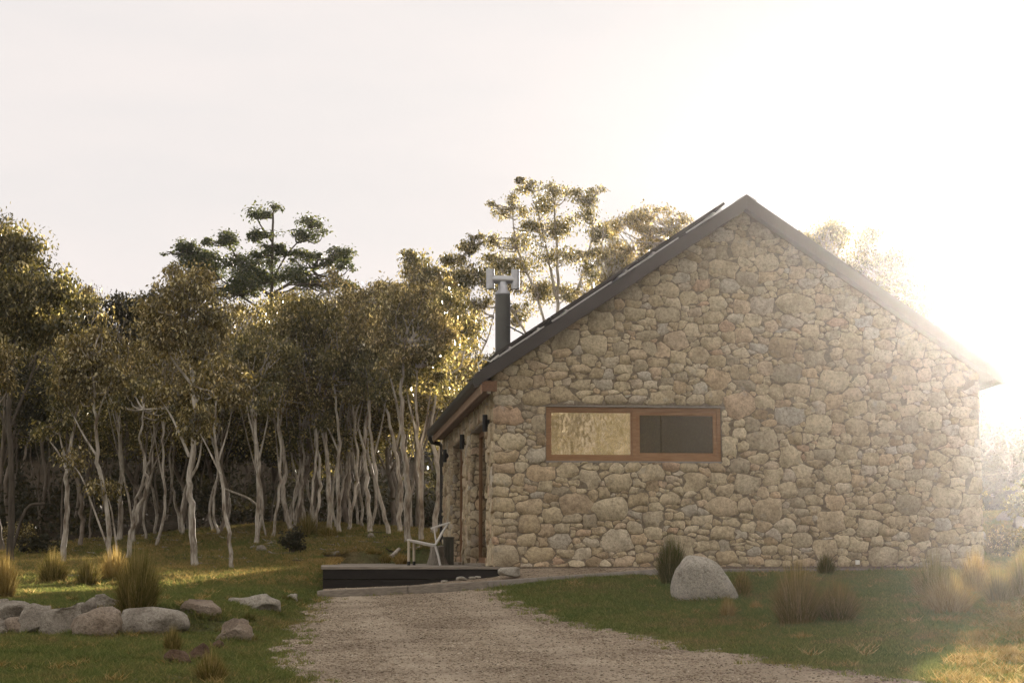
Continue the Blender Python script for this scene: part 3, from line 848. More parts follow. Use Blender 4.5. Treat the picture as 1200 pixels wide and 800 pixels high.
# ------------------------------------------------------------------ kerb and gravel bed
kb = empty('kerb', tuple(kerb[0]))
tag(kb, 'weathered timber and concrete kerb along the gravel in front of the cottage', 'kerb')
def seg(p, q, m_, name, wd=0.12, hh=0.30):
    p = np.array(p)-kerb[0]; q = np.array(q)-kerb[0]
    d = q-p; L_ = np.hypot(d[0], d[1]); u = d/np.linalg.norm(d)
    n = np.array([-d[1], d[0], 0])/L_
    V = []
    for e in (p, q):
        for w_, z_ in ((0, 0), (wd, 0), (wd, -hh), (0, -hh)):
            V.append(e + n*w_ + np.array([0, 0, z_]))
    mb = MB().add(V, [(0, 1, 2, 3), (7, 6, 5, 4), (0, 4, 5, 1), (1, 5, 6, 2), (2, 6, 7, 3), (3, 7, 4, 0)])
    o = mb.build(name, m_, kb, bevel=0.008)
    return o
pts_k = [kerb[0], kerb[1], kerb[2], kerb[3], kerb[4], np.array([*k2[:2], -0.035]), np.array([*H(W+0.0, -0.14)[:2], -0.03])]
for q in range(len(pts_k)-1):
    a_, b_ = pts_k[q], pts_k[q+1]; d = (b_-a_)/np.linalg.norm(b_-a_)*0.004
    timber_ = q < 2
    seg(a_+d, b_-d, M['grey_wood'] if timber_ else M['concrete'], 'sleeper' if timber_ else 'kerb_stone')
# the rounded bleached end of the first sleeper
MB().tube([np.array([-0.03, 0.06, -0.05]), np.array([0.05, 0.06, -0.05])], [0.05, 0.062], 10).build('sleeper_end', M['grey_wood'], kb, smooth=True)
# bed of gravel between kerb and wall
nb_ = 70
def kline(u):
    pk = np.array(pts_k[:6]); sg = np.r_[0, np.cumsum(np.linalg.norm(np.diff(pk[:, :2], axis=0), axis=1))]
    return np.array([np.interp(u*sg[-1], sg, pk[:, c]) for c in range(3)])
bedV, bedF = [], []
far_a, far_b = H(-2.62, -0.045, -0.30), H(2.9, -0.02, -0.03)
nr = 7
for k in range(nb_):
    u = k/(nb_-1); a_ = kline(u); a_ = a_ + np.array([0, 0.10, -0.018])
    sfar = -2.62 + u*(2.9+2.62)
    zf = np.interp(sfar, [-2.62, -1.3, -0.66, 0.0, 0.35, 2.9], [-0.33, -0.285, -0.21, -0.155, -0.03, -0.012])
    b_ = H(sfar, -0.02 if sfar > 0 else -0.03, float(zf))
    for r_ in range(nr):
        v_ = r_/(nr-1); p = a_*(1-v_)+b_*v_
        p[2] += 0.02*math.sin(k*1.1+r_*2)*v_*(1-v_)*2
        bedV.append(p)
for k in range(nb_-1):
    for r_ in range(nr-1):
        a_ = k*nr+r_; bedF.append((a_, a_+nr, a_+nr+1, a_+1))
me = mesh_np('gravel_bed', bedV, bedF, True)
tag(link('gravel_bed', me, M['gravel']), kind='structure')
bedV = np.array(bedV)

# ------------------------------------------------------------------ chair, stump, box on the deck
def on_deck(px, D):
    p = P(px, 650, D); return (p[0], D, 0.0)
ch = empty('lounge_chair', on_deck(502, 32.0), 0.05)
tag(ch, 'low lounge chair with pale woven cord seat and cream legs on the deck', 'chair')
for x_, y_ in ((-0.345, -0.26), (-0.255, 0.26)):
    MB().tube([(x_, y_, 0.07), (x_, y_, 0.435)], [0.026, 0.026], 10).build('leg', M['cream'], ch, smooth=True)
    MB().tube([(x_, y_, 0.001), (x_, y_, 0.07)], [0.027, 0.027], 10).build('foot', M['black'], ch, smooth=True)
for y_ in (-0.26, 0.26):
    MB().tube([(0.12, y_, 0.34), (0.17, y_, 0.18), (0.21, y_, 0.001)], [0.018, 0.018, 0.018], 8).build('leg', M['cord'], ch, smooth=True)
    MB().tube([(-0.375, y_, 0.445), (-0.2, y_, 0.42), (0.0, y_, 0.375), (0.12, y_, 0.36), (0.2, y_, 0.48), (0.27, y_, 0.62), (0.35, y_, 0.74)], 0.017, 6).build('side_rail', M['cord'], ch, smooth=True)
    MB().tube([(0.04, y_*1.1, 0.645), (0.2, y_*1.1, 0.70), (0.37, y_*1.05, 0.745)], 0.014, 6).build('armrest', M['cord'], ch, smooth=True)
    MB().tube([(0.10, y_*1.08, 0.66), (0.12, y_, 0.5), (0.14, y_, 0.37)], 0.012, 6).build('arm_post', M['cord'], ch, smooth=True)
prof = smooth_path([(-0.375, 0, 0.445), (-0.2, 0, 0.40), (0.0, 0, 0.355), (0.10, 0, 0.35), (0.17, 0, 0.46), (0.25, 0, 0.60), (0.35, 0, 0.745)], 6)
web = MB()
for k in range(15):
    y_ = -0.25 + 0.5*k/14
    web.tube(prof + np.array([0, y_, -0.006*math.cos(y_*6)]), 0.0145, 5)
for k in range(0, len(prof), 1):
    web.tube([prof[k]+np.array([0, -0.26, 0.004]), prof[k]+np.array([0, 0, -0.008]), prof[k]+np.array([0, 0.26, 0.004])], 0.006, 5)
o = web.build('woven_seat', M['cord'], ch, smooth=True); tag(o, kind='stuff')

st = MB()
ns_ = 22
V = []; Fs = []
rr_ = np.random.default_rng(3)
ph = rr_.uniform(0, 6, 4)
prof_s = [(0.20, 0.0), (0.175, 0.05), (0.14, 0.15), (0.125, 0.26), (0.12, 0.345)]
for r0_, z0_ in prof_s:
    for k in range(ns_):
        a_ = 2*math.pi*k/ns_
        f_ = 1+0.10*math.sin(3*a_+ph[0])+0.07*math.sin(5*a_+ph[1])*(1.2-z0_*2)+0.04*math.sin(9*a_+ph[2])
        V.append((r0_*f_*math.cos(a_), r0_*f_*math.sin(a_), z0_+ (0.01*math.sin(2*a_) if z0_ > 0.3 else 0)))
for q in range(len(prof_s)-1):
    for k in range(ns_):
        Fs.append((q*ns_+k, q*ns_+(k+1) % ns_, (q+1)*ns_+(k+1) % ns_, (q+1)*ns_+k))
Fs.append(tuple((len(prof_s)-1)*ns_+k for k in range(ns_)))
o = MB().add(V, Fs).build('tree_stump', M['stump'], None, smooth=True, angle=50)
o.location = on_deck(511.5, 32.9)
tag(o, 'weathered pale grey tree stump with flared base standing behind the chair', 'stump')
bx_ = empty('storage_box', on_deck(525.5, 33.6), TH)
tag(bx_, 'upright dark grey weathered wooden box against the stone wall', 'box')
for k in range(3):
    MB().box((-0.088+k*0.06, -0.15, 0.0), (-0.088+k*0.06+0.057, 0.15, 0.49)).build('box_board', M['darkgrey'], bx_)
MB().box((-0.095, -0.16, 0.492), (0.10, 0.16, 0.515)).build('box_lid', M['darkgrey'], bx_)

# ------------------------------------------------------------------ boulders
def boulder_mesh(sx, sy, sz, seed, sub=3, rough=0.17, cut=0.95, skew=0.0):
    bm = bmesh.new()
    bmesh.ops.create_icosphere(bm, subdivisions=sub+1, radius=1.0)
    r = np.random.default_rng(seed)
    # facet planes cut the sphere: angular field stone
    pl = r.normal(size=(11, 3)); pl /= np.linalg.norm(pl, axis=1)[:, None]
    dd = r.uniform(0.58, 0.86, 11)
    w1 = r.normal(size=(5, 3))*2.2; p1 = r.uniform(0, 6, 5)
    w2 = r.normal(size=(6, 3))*6; p2 = r.uniform(0, 6, 6)
    for v in bm.verts:
        p = np.array(v.co)
        ex = p @ pl.T - dd
        for k in np.where(ex > 0)[0]:
            p = p - pl[k]*ex[k]*cut
        n_ = sum(math.sin(float(w1[k] @ p)+p1[k]) for k in range(5))/5*rough*0.6 + sum(math.sin(float(w2[k] @ p)+p2[k]) for k in range(6))/6*rough*0.6 + math.sin(float(w2[0] @ p)*2.3+p2[1])*math.sin(float(w2[1] @ p)*2.1)*rough*0.13
        p = p*(1+n_)
        p = np.sign(p)*np.abs(p)**0.86
        p = p*np.array([sx, sy, sz])
        p[0] += skew*p[2]
        v.co = p
    me = bpy.data.meshes.new('boulder'); bm.to_mesh(me); bm.free()
    for p in me.polygons: p.use_smooth = True
    return me
BL = [ # x0, x1, ytop, ybase, depth m, material, skew, label
 (-4, 17, 701, 722, 21.0, 'granite', 0, 'grey boulder at the far left end of the top of the dry wall'),
 (-10, 42, 703, 733, 20.7, 'granite', 0, 'broad grey boulder on the upper left of the boulder wall'),
 (3, 40, 722, 747, 20.3, 'granite_pink', 0, 'brownish boulder low in the boulder wall, second from the left edge'),
 (-22, 8, 722, 748, 20.2, 'granite', 0, 'grey boulder low at the left edge of the boulder wall'),
 (25, 62, 706, 747, 20.35, 'granite', 0.15, 'upright grey boulder in the wall beside the low brownish one'),
 (50, 93, 705, 747, 20.3, 'granite', 0.25, 'large speckled grey boulder in the middle of the boulder wall'),
 (77, 113, 699, 746, 20.45, 'granite', 0.55, 'dark grey leaning slab left of the pink boulder'),
 (90, 143, 709, 747, 20.1, 'granite_pink', 0.2, 'rounded pink boulder with a small tuft of grass before it'),
 (112, 142, 695, 712, 21.2, 'granite', 0, 'small grey rock behind and above the pink boulder'),
 (143, 214, 710, 742, 20.5, 'granite', 0.1, 'long flat wedge-shaped grey boulder right of the big tussock'),
 (214, 260, 701, 718, 23.2, 'granite_pink', 0, 'flat reddish boulder lying alone in the grass'),
 (266, 327, 695, 713, 24.6, 'granite_pale', 0, 'long pale flat boulder nearest the deck on the left'),
 (333, 351, 695, 704, 25.4, 'granite_pale', 0, 'small pale rock at the right end of the long flat boulder'),
 (250, 296, 724, 753, 20.6, 'granite_pink', 0.35, 'sloping tan boulder beside the gravel, the taller of a pair'),
 (270, 298, 737, 752, 20.1, 'granite_pale', 0, 'low pale rock leaning on the sloping tan boulder'),
 (193, 225, 760, 779, 18.9, 'rock_brown', 0, 'brown angular rock left of the dark one in the foreground'),
 (217, 245, 753, 775, 19.1, 'rock_brown', 0, 'dark brown rock in the middle of three foreground rocks'),
 (242, 262, 749, 763, 19.5, 'rock_brown', 0, 'small brown rock right of the dark rock below the tan boulder'),
 (792, 866, 650, 703, 25.3, 'granite_pale', -0.12, 'big pale rounded boulder on the lawn before the gable wall'),
 (426, 444, 624, 631, 43.0, 'granite', 0, 'flat grey rock in the grass below the pale gum trunks'),
 (396, 412, 631, 636, 41.0, 'granite', 0, 'very flat grey rock half sunk in the grass beyond the deck'),
 (378, 398, 645, 650, 38.0, 'granite', 0, 'flat grey rock in the grass nearest the deck corner'),
 (300, 313, 638, 648, 39.5, 'granite', 0, 'small dark grey rock left of the dark little shrub'),
 (1143, 1162, 622, 642, 37.0, 'granite_pale', 0, 'hazy pale rock just right of the cottage corner'),
 (1168, 1187, 598, 612, 43.0, 'granite_pale', 0, 'hazy pale rock on the slope right of the cottage'),
 (1188, 1215, 604, 622, 41.0, 'granite_pale', 0, 'hazy pale rock at the right edge of the picture'),
 (1160, 1172, 578, 588, 47.0, 'granite_pale', 0, 'small hazy rock highest on the slope right of the cottage')]
RING = []
for k, (x0_, x1_, yt, yb, D, mt, sk, lb) in enumerate(BL):
    if k >= 10: D = float(ground_at((x0_+x1_)/2, yb-1)[1])
    a_ = P(x0_, yb, D); b_ = P(x1_, yb, D); top = P((x0_+x1_)/2, yt, D)
    wd = (b_[0]-a_[0])*(1.22 if k < 10 else 1.04); cxm = (a_[0]+b_[0])/2
    gzv = gz1(cxm, D)
    zb = min(gzv, a_[2]) - 0.05
    hh = top[2]-zb
    me = boulder_mesh(wd*0.60, max(wd*0.45, hh*0.55) if D < 30 else wd*0.5, hh*0.62, {18: 57, 13: 400, 9: 412}.get(k, 100+k*7), sub=3 if wd*2100/D > 20 else 2, skew=sk, cut=0.55 if k == 18 else 0.95)
    zs = np.array([v.co.z for v in me.vertices]); xs_ = np.array([v.co.x for v in me.vertices])
    sc = hh*1.0/(zs.max()*1.55); scx = wd/(xs_.max()-xs_.min())
    for v in me.vertices: v.co.z *= sc; v.co.x *= scx
    zs = zs*sc; xs_ = xs_*scx
    if k == 18:
        zt_ = zs.max()
        for v in me.vertices:
            u_ = max(0.0, min(1.0, (v.co.z/zt_+1)/2)); v.co.x *= 1.12-0.42*u_**1.6; v.co.x -= 0.10*u_
    o = link('boulder', me, M[mt]); o.location = (cxm-(xs_.max()+xs_.min())/2, D, top[2]-zs.max())
    RING.append((cxm, D, wd*0.5, max(wd*0.45, hh*0.55)*0.8))
    tag(o, lb, 'boulder', 'boulders')
# stones in the gravel bed
rb_ = np.random.default_rng(8)
for k, (px, py, sz_) in enumerate([(541, 677, .09), (553, 676.5, .07), (560, 675, .05), (598, 669, .19), (520, 680, .06)]):
    p = P(px, py, 27.35)
    o = link('field_stone', boulder_mesh(sz_, sz_*0.7, sz_*0.42, 300+k, sub=2), M['granite_pale']); o.location = (p[0], 27.4, p[2]-0.01)
    tag(o, ['tan stone in the gravel below the deck front, right of the middle', 'rounded tan stone in the gravel beside a smaller one under the deck edge', 'smallest tan stone in the gravel near the deck end', 'flat pale stone at the foot of the cottage corner', 'small tan stone in the gravel below the chair'][k], 'stone', 'stones in the gravel bed')

# ------------------------------------------------------------------ tussocks
def tussock_mesh(name, rad, hgt, nb, seed, wid=0.006, droop=0.5, spread=0.8):
    r = np.random.default_rng(seed)
    ns = 4
    az = r.uniform(0, 2*np.pi, nb); rb = rad*0.5*np.sqrt(r.uniform(0, 1, nb))
    base = np.stack([np.cos(az)*rb, np.sin(az)*rb, np.full(nb, -0.03)], 1)
    az2 = az + r.normal(0, 0.5, nb)
    ln = hgt*r.uniform(0.5, 1.15, nb)*(1-0.42*(rb/(rad*0.5))**2)
    out = spread*rad*(0.1+rb/(rad*0.5)*0.9)*r.uniform(0.3, 1.1, nb)*0.8
    dirv = np.stack([np.cos(az2), np.sin(az2), np.zeros(nb)], 1)
    side = np.stack([-np.sin(az2+r.normal(0, 0.6, nb)), np.cos(az2), np.zeros(nb)], 1)
    V = np.zeros((nb, ns*2+1, 3))
    for q in range(ns+1):
        u = q/ns
        z = ln*(u - droop*0.45*u*u*(out/(rad+1e-6)))
        p = base + dirv*(out*u**1.7)[:, None]; p[:, 2] += z
        w_ = wid*(1-u**1.5)
        if q < ns:
            V[:, q*2] = p - side*w_; V[:, q*2+1] = p + side*w_
        else: V[:, ns*2] = p
    Q = []
    bi = (np.arange(nb)*(ns*2+1))[:, None]
    tri = []
    for q in range(ns-1):
        a = q*2; tri += [(a, a+1, a+3), (a, a+3, a+2)]
    a = (ns-1)*2; tri.append((a, a+1, a+2))
    Fq = (bi[:, :, None] + np.array(tri)[None]).reshape(-1, 3)
    return mesh_np(name, V.reshape(-1, 3), Fq)
TS = [ # x, ybase, half width px, height px, material, label
 (62, 684, 20, 34, 'tussock', 'straw-topped tussock at the foot of the leftmost pale gum trunk'),
 (103, 687, 16, 30, 'tussock', 'green-brown tussock between two others in the left field'),
 (134, 682, 22, 34, 'tussock_straw', 'pale straw tussock just behind the biggest left tussock'),
 (161, 716, 30, 66, 'tussock', 'biggest tall brown-green tussock rising from the boulder wall'),
 (4, 702, 18, 46, 'tussock_straw', 'orange-straw tussock at the left edge above the boulders'),
 (121, 744, 12, 22, 'tussock', 'small thin tussock before the pink boulder'),
 (88, 706, 8, 12, 'tussock_green', 'tiny green tuft on top of the boulder wall'),
 (202, 763, 12, 27, 'tussock', 'small tussock behind the brown foreground rocks'),
 (247, 800, 22, 33, 'tussock', 'foreground tussock at the lower left below the rocks'),
 (292, 729, 9, 16, 'tussock_green', 'little green tussock above the sloping tan boulder'),
 (263, 752, 9, 17, 'tussock', 'thin tuft growing before the sloping tan boulder'),
 (335, 705, 14, 12, 'tussock_green', 'low green tuft at the right end of the long flat boulder'),
 (787, 685, 19, 50, 'tussock_green', 'tall green tussock left of the big pale boulder'),
 (870, 699, 13, 28, 'tussock', 'short tussock right of the big pale boulder'),
 (853, 723, 11, 22, 'tussock_straw', 'small straw tussock in front of the big pale boulder'),
 (886, 714, 9, 15, 'tussock_straw', 'smallest straw tuft right of the straw tussock by the boulder'),
 (934, 732, 32, 62, 'tussock', 'large olive tussock in the middle of the right lawn'),
 (982, 727, 30, 42, 'tussock', 'wide brown tussock touching the large olive one'),
 (968, 674, 13, 24, 'tussock_green', 'small green tussock against the gable wall foot'),
 (940, 749, 20, 13, 'tussock_straw', 'low flattened straw tuft in front of the large olive tussock'),
 (1095, 698, 32, 52, 'tussock', 'tall olive tussock behind the orange-brown round one'),
 (1112, 718, 36, 50, 'tussock_straw', 'round orange-brown tussock before the right end of the gable'),
 (1143, 694, 22, 50, 'tussock_straw', 'pale sunlit tussock at the cottage corner'),
 (1170, 706, 22, 46, 'tussock', 'shaggy tussock right of the sunlit ones'),
 (1200, 700, 24, 56, 'tussock', 'tall shaggy tussock at the right edge of the picture'),
 (1150, 748, 22, 16, 'tussock_straw', 'low bright straw tuft in the sun patch'),
 (1190, 770, 26, 18, 'tussock_straw', 'low straw clump at the lower right edge in the sun'),
 (452, 658, 9, 15, 'tussock', 'small tussock beyond the deck, left of its brown twin'),
 (470, 659, 11, 16, 'tussock_straw', 'small brown tussock beyond the deck by the chair'),
 (438, 648, 14, 8, 'tussock', 'low tuft beyond the middle of the deck'),
 (360, 628, 16, 24, 'tussock', 'tussock at the foot of the gums beyond the small shrub'),
 (385, 630, 14, 18, 'tussock', 'tussock at the forest edge right of the leaning gum'),
 (1165, 650, 16, 34, 'tussock', 'hazy tussock on the slope right of the cottage'),
 (1192, 590, 18, 30, 'tussock', 'round hazy bush-like tussock high on the right slope')]
for k, (x_, y_, hw, hp, mt, lb) in enumerate(TS):
    g_ = ground_at(x_, y_); s_ = g_[1]/2100
    if (x_, y_) == (161, 716): g_ = np.array([P(161, 716, 21.0)[0], 21.0, gz1(P(161, 716, 21.0)[0], 21.0)])
    nb = int(min(2600, 260 + hw*hp*1.7))
    nb = int(nb)
    me = tussock_mesh('grass_tussock', hw*s_*1.15, hp*s_*((1.35 if x_ < 1000 else 1.12) if hp > 19 else 1.0), nb if x_ < 1000 else int(nb*0.6), 40+k, wid=max(0.0035, 0.33*s_), spread=1.1 if 'straw' in mt else 1.0)
    o = link('grass_tussock', me, M[mt]); o.location = (g_[0], g_[1], g_[2]); o.rotation_euler.z = 0.0 if hp < 19 else k
    if hp < 19 and hw > 17: o.scale = (1, 0.55, 1)
    tag(o, lb, 'tussock', 'grass tussocks')

# ------------------------------------------------------------------ leaves and trees
def leaf_cloud(lobes, n, size, r, hang=0.75, clus=0.16, shell=0.55):
    """lobes: (x,y,z,rx,ry,rz). Returns V,F of hanging rhombic leaves gathered in sprays"""
    lobes = np.array(lobes, float)
    vol = (lobes[:, 3]*lobes[:, 4]*lobes[:, 5])**0.75; pr = vol/vol.sum()
    ncl = max(16, n//26)
    li = r.choice(len(lobes), ncl, p=pr)
    d = r.normal(size=(ncl, 3)); d /= np.linalg.norm(d, axis=1)[:, None]
    rad = shell + (1.12-shell)*r.uniform(0, 1, ncl)**0.75
    cc = lobes[li, :3] + d*rad[:, None]*lobes[li, 3:]
    cc[:, 2] += 0.12*lobes[li, 5]*r.normal(size=ncl)
    wt = r.lognormal(0, 0.7, ncl); wt /= wt.sum()
    k = r.choice(ncl, n, p=wt)
    sc = np.minimum(1.0, lobes[li[k], 5]/0.35)[:, None]
    cs = clus*r.uniform(0.6, 1.5, ncl)[k][:, None]
    p = cc[k] + r.normal(size=(n, 3))*cs*np.array([1.15, 1.15, 0.85])*sc
    ax = r.normal(size=(n, 3)); ax[:, 2] = -np.abs(ax[:, 2])-hang; ax /= np.linalg.norm(ax, axis=1)[:, None]
    sd = np.cross(ax, r.normal(size=(n, 3))); sd /= np.linalg.norm(sd, axis=1)[:, None]+1e-9
    ln = size*r.uniform(0.7, 1.4, n)[:, None]; wd = ln*r.uniform(0.17, 0.27, n)[:, None]
    V = np.stack([p, p+ax*ln*0.45+sd*wd, p+ax*ln, p+ax*ln*0.45-sd*wd], 1).reshape(-1, 3)
    return V, np.arange(n*4).reshape(-1, 4), cc
class Wood:
    def __init__(s): s.V = []; s.Q = []; s.n = 0
    def add(s, pts, rad, n=6):
        V, Q = tube_np(pts, rad, n); s.V.append(V); s.Q.append(Q+s.n); s.n += len(V)
    def mesh(s, name): return mesh_np(name, np.vstack(s.V), np.vstack(s.Q), True)
def branch(a, b, r, bend=0.12):
    a = np.asarray(a, float); b = np.asarray(b, float)
    L_ = np.linalg.norm(b-a); n = 5
    t_ = np.linspace(0, 1, n)[:, None]
    off = r.normal(size=3)*L_*bend
    p = a*(1-t_)+b*t_ + off*np.sin(t_*np.pi) + np.array([0, 0, -1])*L_*0.10*np.sin(t_*np.pi)
    p[1:-1] += r.normal(size=(n-2, 3))*L_*0.025
    return p
def make_tree(name, base, trunk, limbs, lobes, r0, nleaf, lsize, seed, leafm='leaf', bark='bark', hang=0.75, clus=0.16, seg_=7, twigs=1, shell=0.4):
    """all coordinates in metres relative to base; trunk a list of points, limbs a list of paths"""
    r = np.random.default_rng(seed)
    root = empty(name, tuple(base))
    wd = Wood()
    tp = smooth_path(trunk, 5)
    tp[1:-1] += r.normal(0, 0.018, (len(tp)-2, 3))
    rad = r0*(1-0.72*np.linspace(0, 1, len(tp))**1.1); rad[0] *= 1.35
    wd.add(tp, rad, seg_+1)
    nodes = [tp[int(len(tp)*0.45):]]
    for lp in limbs:
        q = smooth_path(lp, 4); wd.add(q, np.linspace(r0*0.5, r0*0.14, len(q)), 6); nodes.append(q[len(q)//3:])
    nodes = np.vstack(nodes)
    V, Fq, cc = leaf_cloud(lobes, nleaf, lsize, r, hang, clus, shell)
    for lb in lobes:
        c_ = np.array(lb[:3])
        dz = nodes[:, 2]-(c_[2]-lb[5]*0.2); cost = np.linalg.norm(nodes-c_, axis=1) + np.where(dz > 0, dz*2.5, 0)
        s_ = nodes[int(np.argmin(cost))]
        bp = branch(s_, c_, r); L_ = np.linalg.norm(c_-s_)
        ra = min(r0*0.42, 0.018+0.012*L_)
        wd.add(bp, np.linspace(ra, 0.010, len(bp)), 5)
        for _ in range(twigs):
            d = r.normal(size=3); d[2] = abs(d[2])*0.5; d /= np.linalg.norm(d)
            e = c_ + d*np.array(lb[3:])*0.85
            s2 = bp[r.integers(2, len(bp)-1)]
            wd.add(branch(s2, e, r), np.linspace(0.014, 0.005, 5), 4)
    link('trunk', wd.mesh('trunk'), M[bark], root)
    link('crown', mesh_np('crown', V, Fq), M[leafm], root)
    return root

def fill_px(seed, n, x0, x1, y0, y1, ra, rb, ok=lambda x, y: True):
    q = np.random.default_rng(seed); o = []
    while len(o) < n:
        x_, y_ = q.uniform(x0, x1), q.uniform(y0, y1)
        if ok(x_, y_):
            r_ = q.uniform(ra, rb); o.append((x_, y_, r_, r_*0.6))
    return o
def px_tree(label, D, path, limbs, lobes, r0px, nleaf, lsize=0.085, leafm='leaf', seed=0, group='snow gums at the forest edge', dj=0.5, frag=3, **kw):
    b0 = P(*path[0], D); zb = gz1(b0[0], D)
    base = np.array([b0[0], D, zb-0.06])
    r = np.random.default_rng(seed+900)
    def rel(pp, yo=0.0, z0=None):
        out_ = []
        for q, (x_, y_) in enumerate(pp):
            Dq = D + yo*q/max(1, len(pp)-1)
            p = P(x_, y_, Dq) - base; out_.append(p)
        return out_
    tr = rel(path, r.uniform(-0.5, 0.8)); tr[0] = np.array([0, 0, 0.0])
    lm = [rel(l, r.uniform(-0.8, 0.8)) for l in limbs]
    s_ = D/2100
    lb = []
    for l in lobes:
        x_, y_, rx = l[:3]; rz = l[3] if len(l) > 3 else rx*0.7
        dy = r.uniform(-dj, dj)*rx*s_*1.2
        p = P(x_, y_, D+dy)-base
        lb.append((p[0], p[1], p[2], rx*s_, rx*s_*0.9, rz*s_))
    for l_ in lm:      # foliage round the end of each limb
        e_ = l_[-1]; lb.append((e_[0], e_[1], e_[2]+0.15, 0.34, 0.34, 0.26))
    fr_ = []
    for l_ in lb:
        k_ = 0.62 if frag == 3 else 0.85
        fr_.append((*l_[:3], l_[3]*k_*1.1, l_[4]*k_*1.1, l_[5]*k_*1.1))
        for _ in range(frag):
            d_ = r.normal(size=3); d_ /= np.linalg.norm(d_); k_ = r.uniform(0.4, 0.7)
            fr_.append((l_[0]+d_[0]*l_[3]*0.75, l_[1]+d_[1]*l_[4]*0.75, l_[2]+d_[2]*l_[5]*0.75, l_[3]*k_, l_[4]*k_, l_[5]*k_))
    lb = fr_
    o = make_tree('gum_tree', base, tr, lm, lb, r0px*s_*0.82, nleaf, lsize, seed, leafm, **kw)
    return tag(o, label, 'tree', group)

# front gums, traced trunk by trunk
px_tree('leftmost forked pale gum with bare grey limbs beside the straw-topped tussock', 37.5, [(73,660),(78,610),(80,550),(84,515),(92,470)], [[(80,555),(68,530),(57,515)],[(80,548),(72,520),(68,497)]], [(95,450,20),(70,470,16,10),(60,500,10,6)], 4.5, 1600, seed=1)
px_tree('pale gum with low rounded golden crown and several stems, left field', 36.8, [(131,657),(126,600),(115,540),(113,500),(110,455),(106,420)], [[(114,535),(98,510),(86,487),(74,465)],[(131,655),(112,602),(96,560),(86,545)],[(138,652),(131,600),(124,575)],[(112,500),(120,470),(130,450)]],
        [(105,405,24,16),(85,425,22,16),(128,425,22,18),(105,440,26,18),(70,445,16,14),(135,445,14,14),(92,462,18,12),(118,396,14,9)], 3.8, 9000, seed=2, leafm='leaf_gold')
px_tree('short crooked gum stem leaning right between two taller pale trunks', 39.5, [(148,650),(160,600),(172,572),(170,540),(165,515),(168,480)], [], [(168,460,22),(150,470,18,12),(185,480,18,12)], 3.6, 2200, seed=3)
px_tree('stout pale gum with peeling trunk standing alone in the left grass', 36.2, [(229,665),(224,600),(222,560),(228,500),(225,450),(221,400),(218,370)], [[(222,535),(203,492),(188,468)],[(226,452),(205,425),(190,402)],[(227,480),(240,440),(245,415)],[(223,560),(233,540),(238,500)]],
        [(215,340,34,24),(190,360,28,20),(242,360,26,22),(214,380,34,22),(236,410,20,14),(180,395,22,16),(255,385,16,14),(205,318,20,12),(232,325,18,12)], 5.2, 13000, seed=4, leafm='leaf_gold')
px_tree('slender white gum nearest the camera at the end of the sunlit strip', 34.5, [(273,671),(266,610),(258,550),(252,500),(256,455)], [[(258,555),(240,518),(229,500)],[(256,540),(268,500),(272,470)]], [(258,430,24,18),(240,448,18,13),(276,442,18,14),(262,465,20,11),(228,480,12,8)], 3.2, 5200, seed=5, leafm='leaf_gold')
px_tree('slim gum with forked top right of the slender white one', 42.5, [(300,628),(303,560),(300,500),(296,470),(294,430)], [[(302,545),(312,500),(316,470)],[(300,520),(290,480),(288,450)]], [(300,400,28,20),(322,415,22,18),(280,420,22,16),(305,440,22,14)], 3.4, 5200, seed=6)
px_tree('curved pale gum bowing left then right, left of the dark shrub', 45.0, [(342,615),(332,580),(335,545),(326,500),(312,483),(305,450)], [[(326,505),(335,470),(340,430)]], [(320,400,36,26),(345,385,30,22),(300,425,24,16),(360,420,24,18)], 4.0, 7500, seed=7)
px_tree('thin dark-barked gum crossing behind the curved one', 46.0, [(362,612),(350,570),(341,530),(336,490)], [], [(345,440,26,18)], 2.4, 2600, seed=8)
px_tree('pale gum with straight double trunk above the dark shrub', 44.5, [(387,618),(385,565),(382,520),(378,475),(372,440)], [[(384,540),(376,500),(368,475)]], [(370,370,40,28),(395,395,30,22),(352,395,28,20),(380,425,32,18)], 4.2, 9000, seed=9)
px_tree('sinuous white gum right of the straight double one', 43.8, [(398,606),(396,560),(398,520),(393,470),(390,440)], [[(397,530),(386,505),(380,498)]], [(395,430,26,16),(410,440,22,14)], 3.4, 3600, seed=10)
px_tree('thin short gum stem between two white trunks beyond the deck', 45.5, [(411,602),(409,570),(411,530),(407,490)], [], [(410,460,22,14)], 2.2, 2000, seed=11)
px_tree('gum with kinked trunk and broad golden crown beyond the deck', 43.5, [(434,613),(430,570),(427,520),(432,470),(430,430)], [[(428,530),(418,495),(412,470)]], [(432,360,36,26),(455,345,30,22),(415,385,30,20),(450,390,30,20),(435,415,34,18)], 4.0, 9500, seed=12, leafm='leaf_gold')
px_tree('white gum leaning left above the flat grey rock', 43.0, [(456,617),(443,575),(435,520),(432,475),(430,450)], [[(438,535),(447,500),(452,470)]], [(440,440,26,15),(462,430,22,15)], 3.4, 3800, seed=13)
px_tree('pale gum leaning strongly left behind the chair', 43.5, [(468,612),(470,575),(463,525),(452,480),(444,462)], [[(463,528),(472,490),(474,460)]], [(450,415,28,18),(478,425,26,18)], 4.0, 5000, seed=14)
px_tree('thickest grey gum trunk rising behind the front legs of the chair', 40.5, [(479,628),(476,560),(471,500),(470,450),(475,400)], [[(471,505),(462,460),(455,435)]], [(478,370,38,26),(505,385,28,20),(460,395,26,18),(490,410,34,18),(485,345,26,16)], 5.0, 11000, seed=15, leafm='leaf_gold')
px_tree('straight pale gum between the chair front and the cottage', 41.0, [(494,630),(493,570),(489,510),(487,465),(490,430)], [[(491,530),(500,490),(505,455)],[(489,510),(480,475),(476,450)]], [(500,410,26,16),(520,400,24,16),(480,430,22,13)], 3.8, 6000, seed=16)
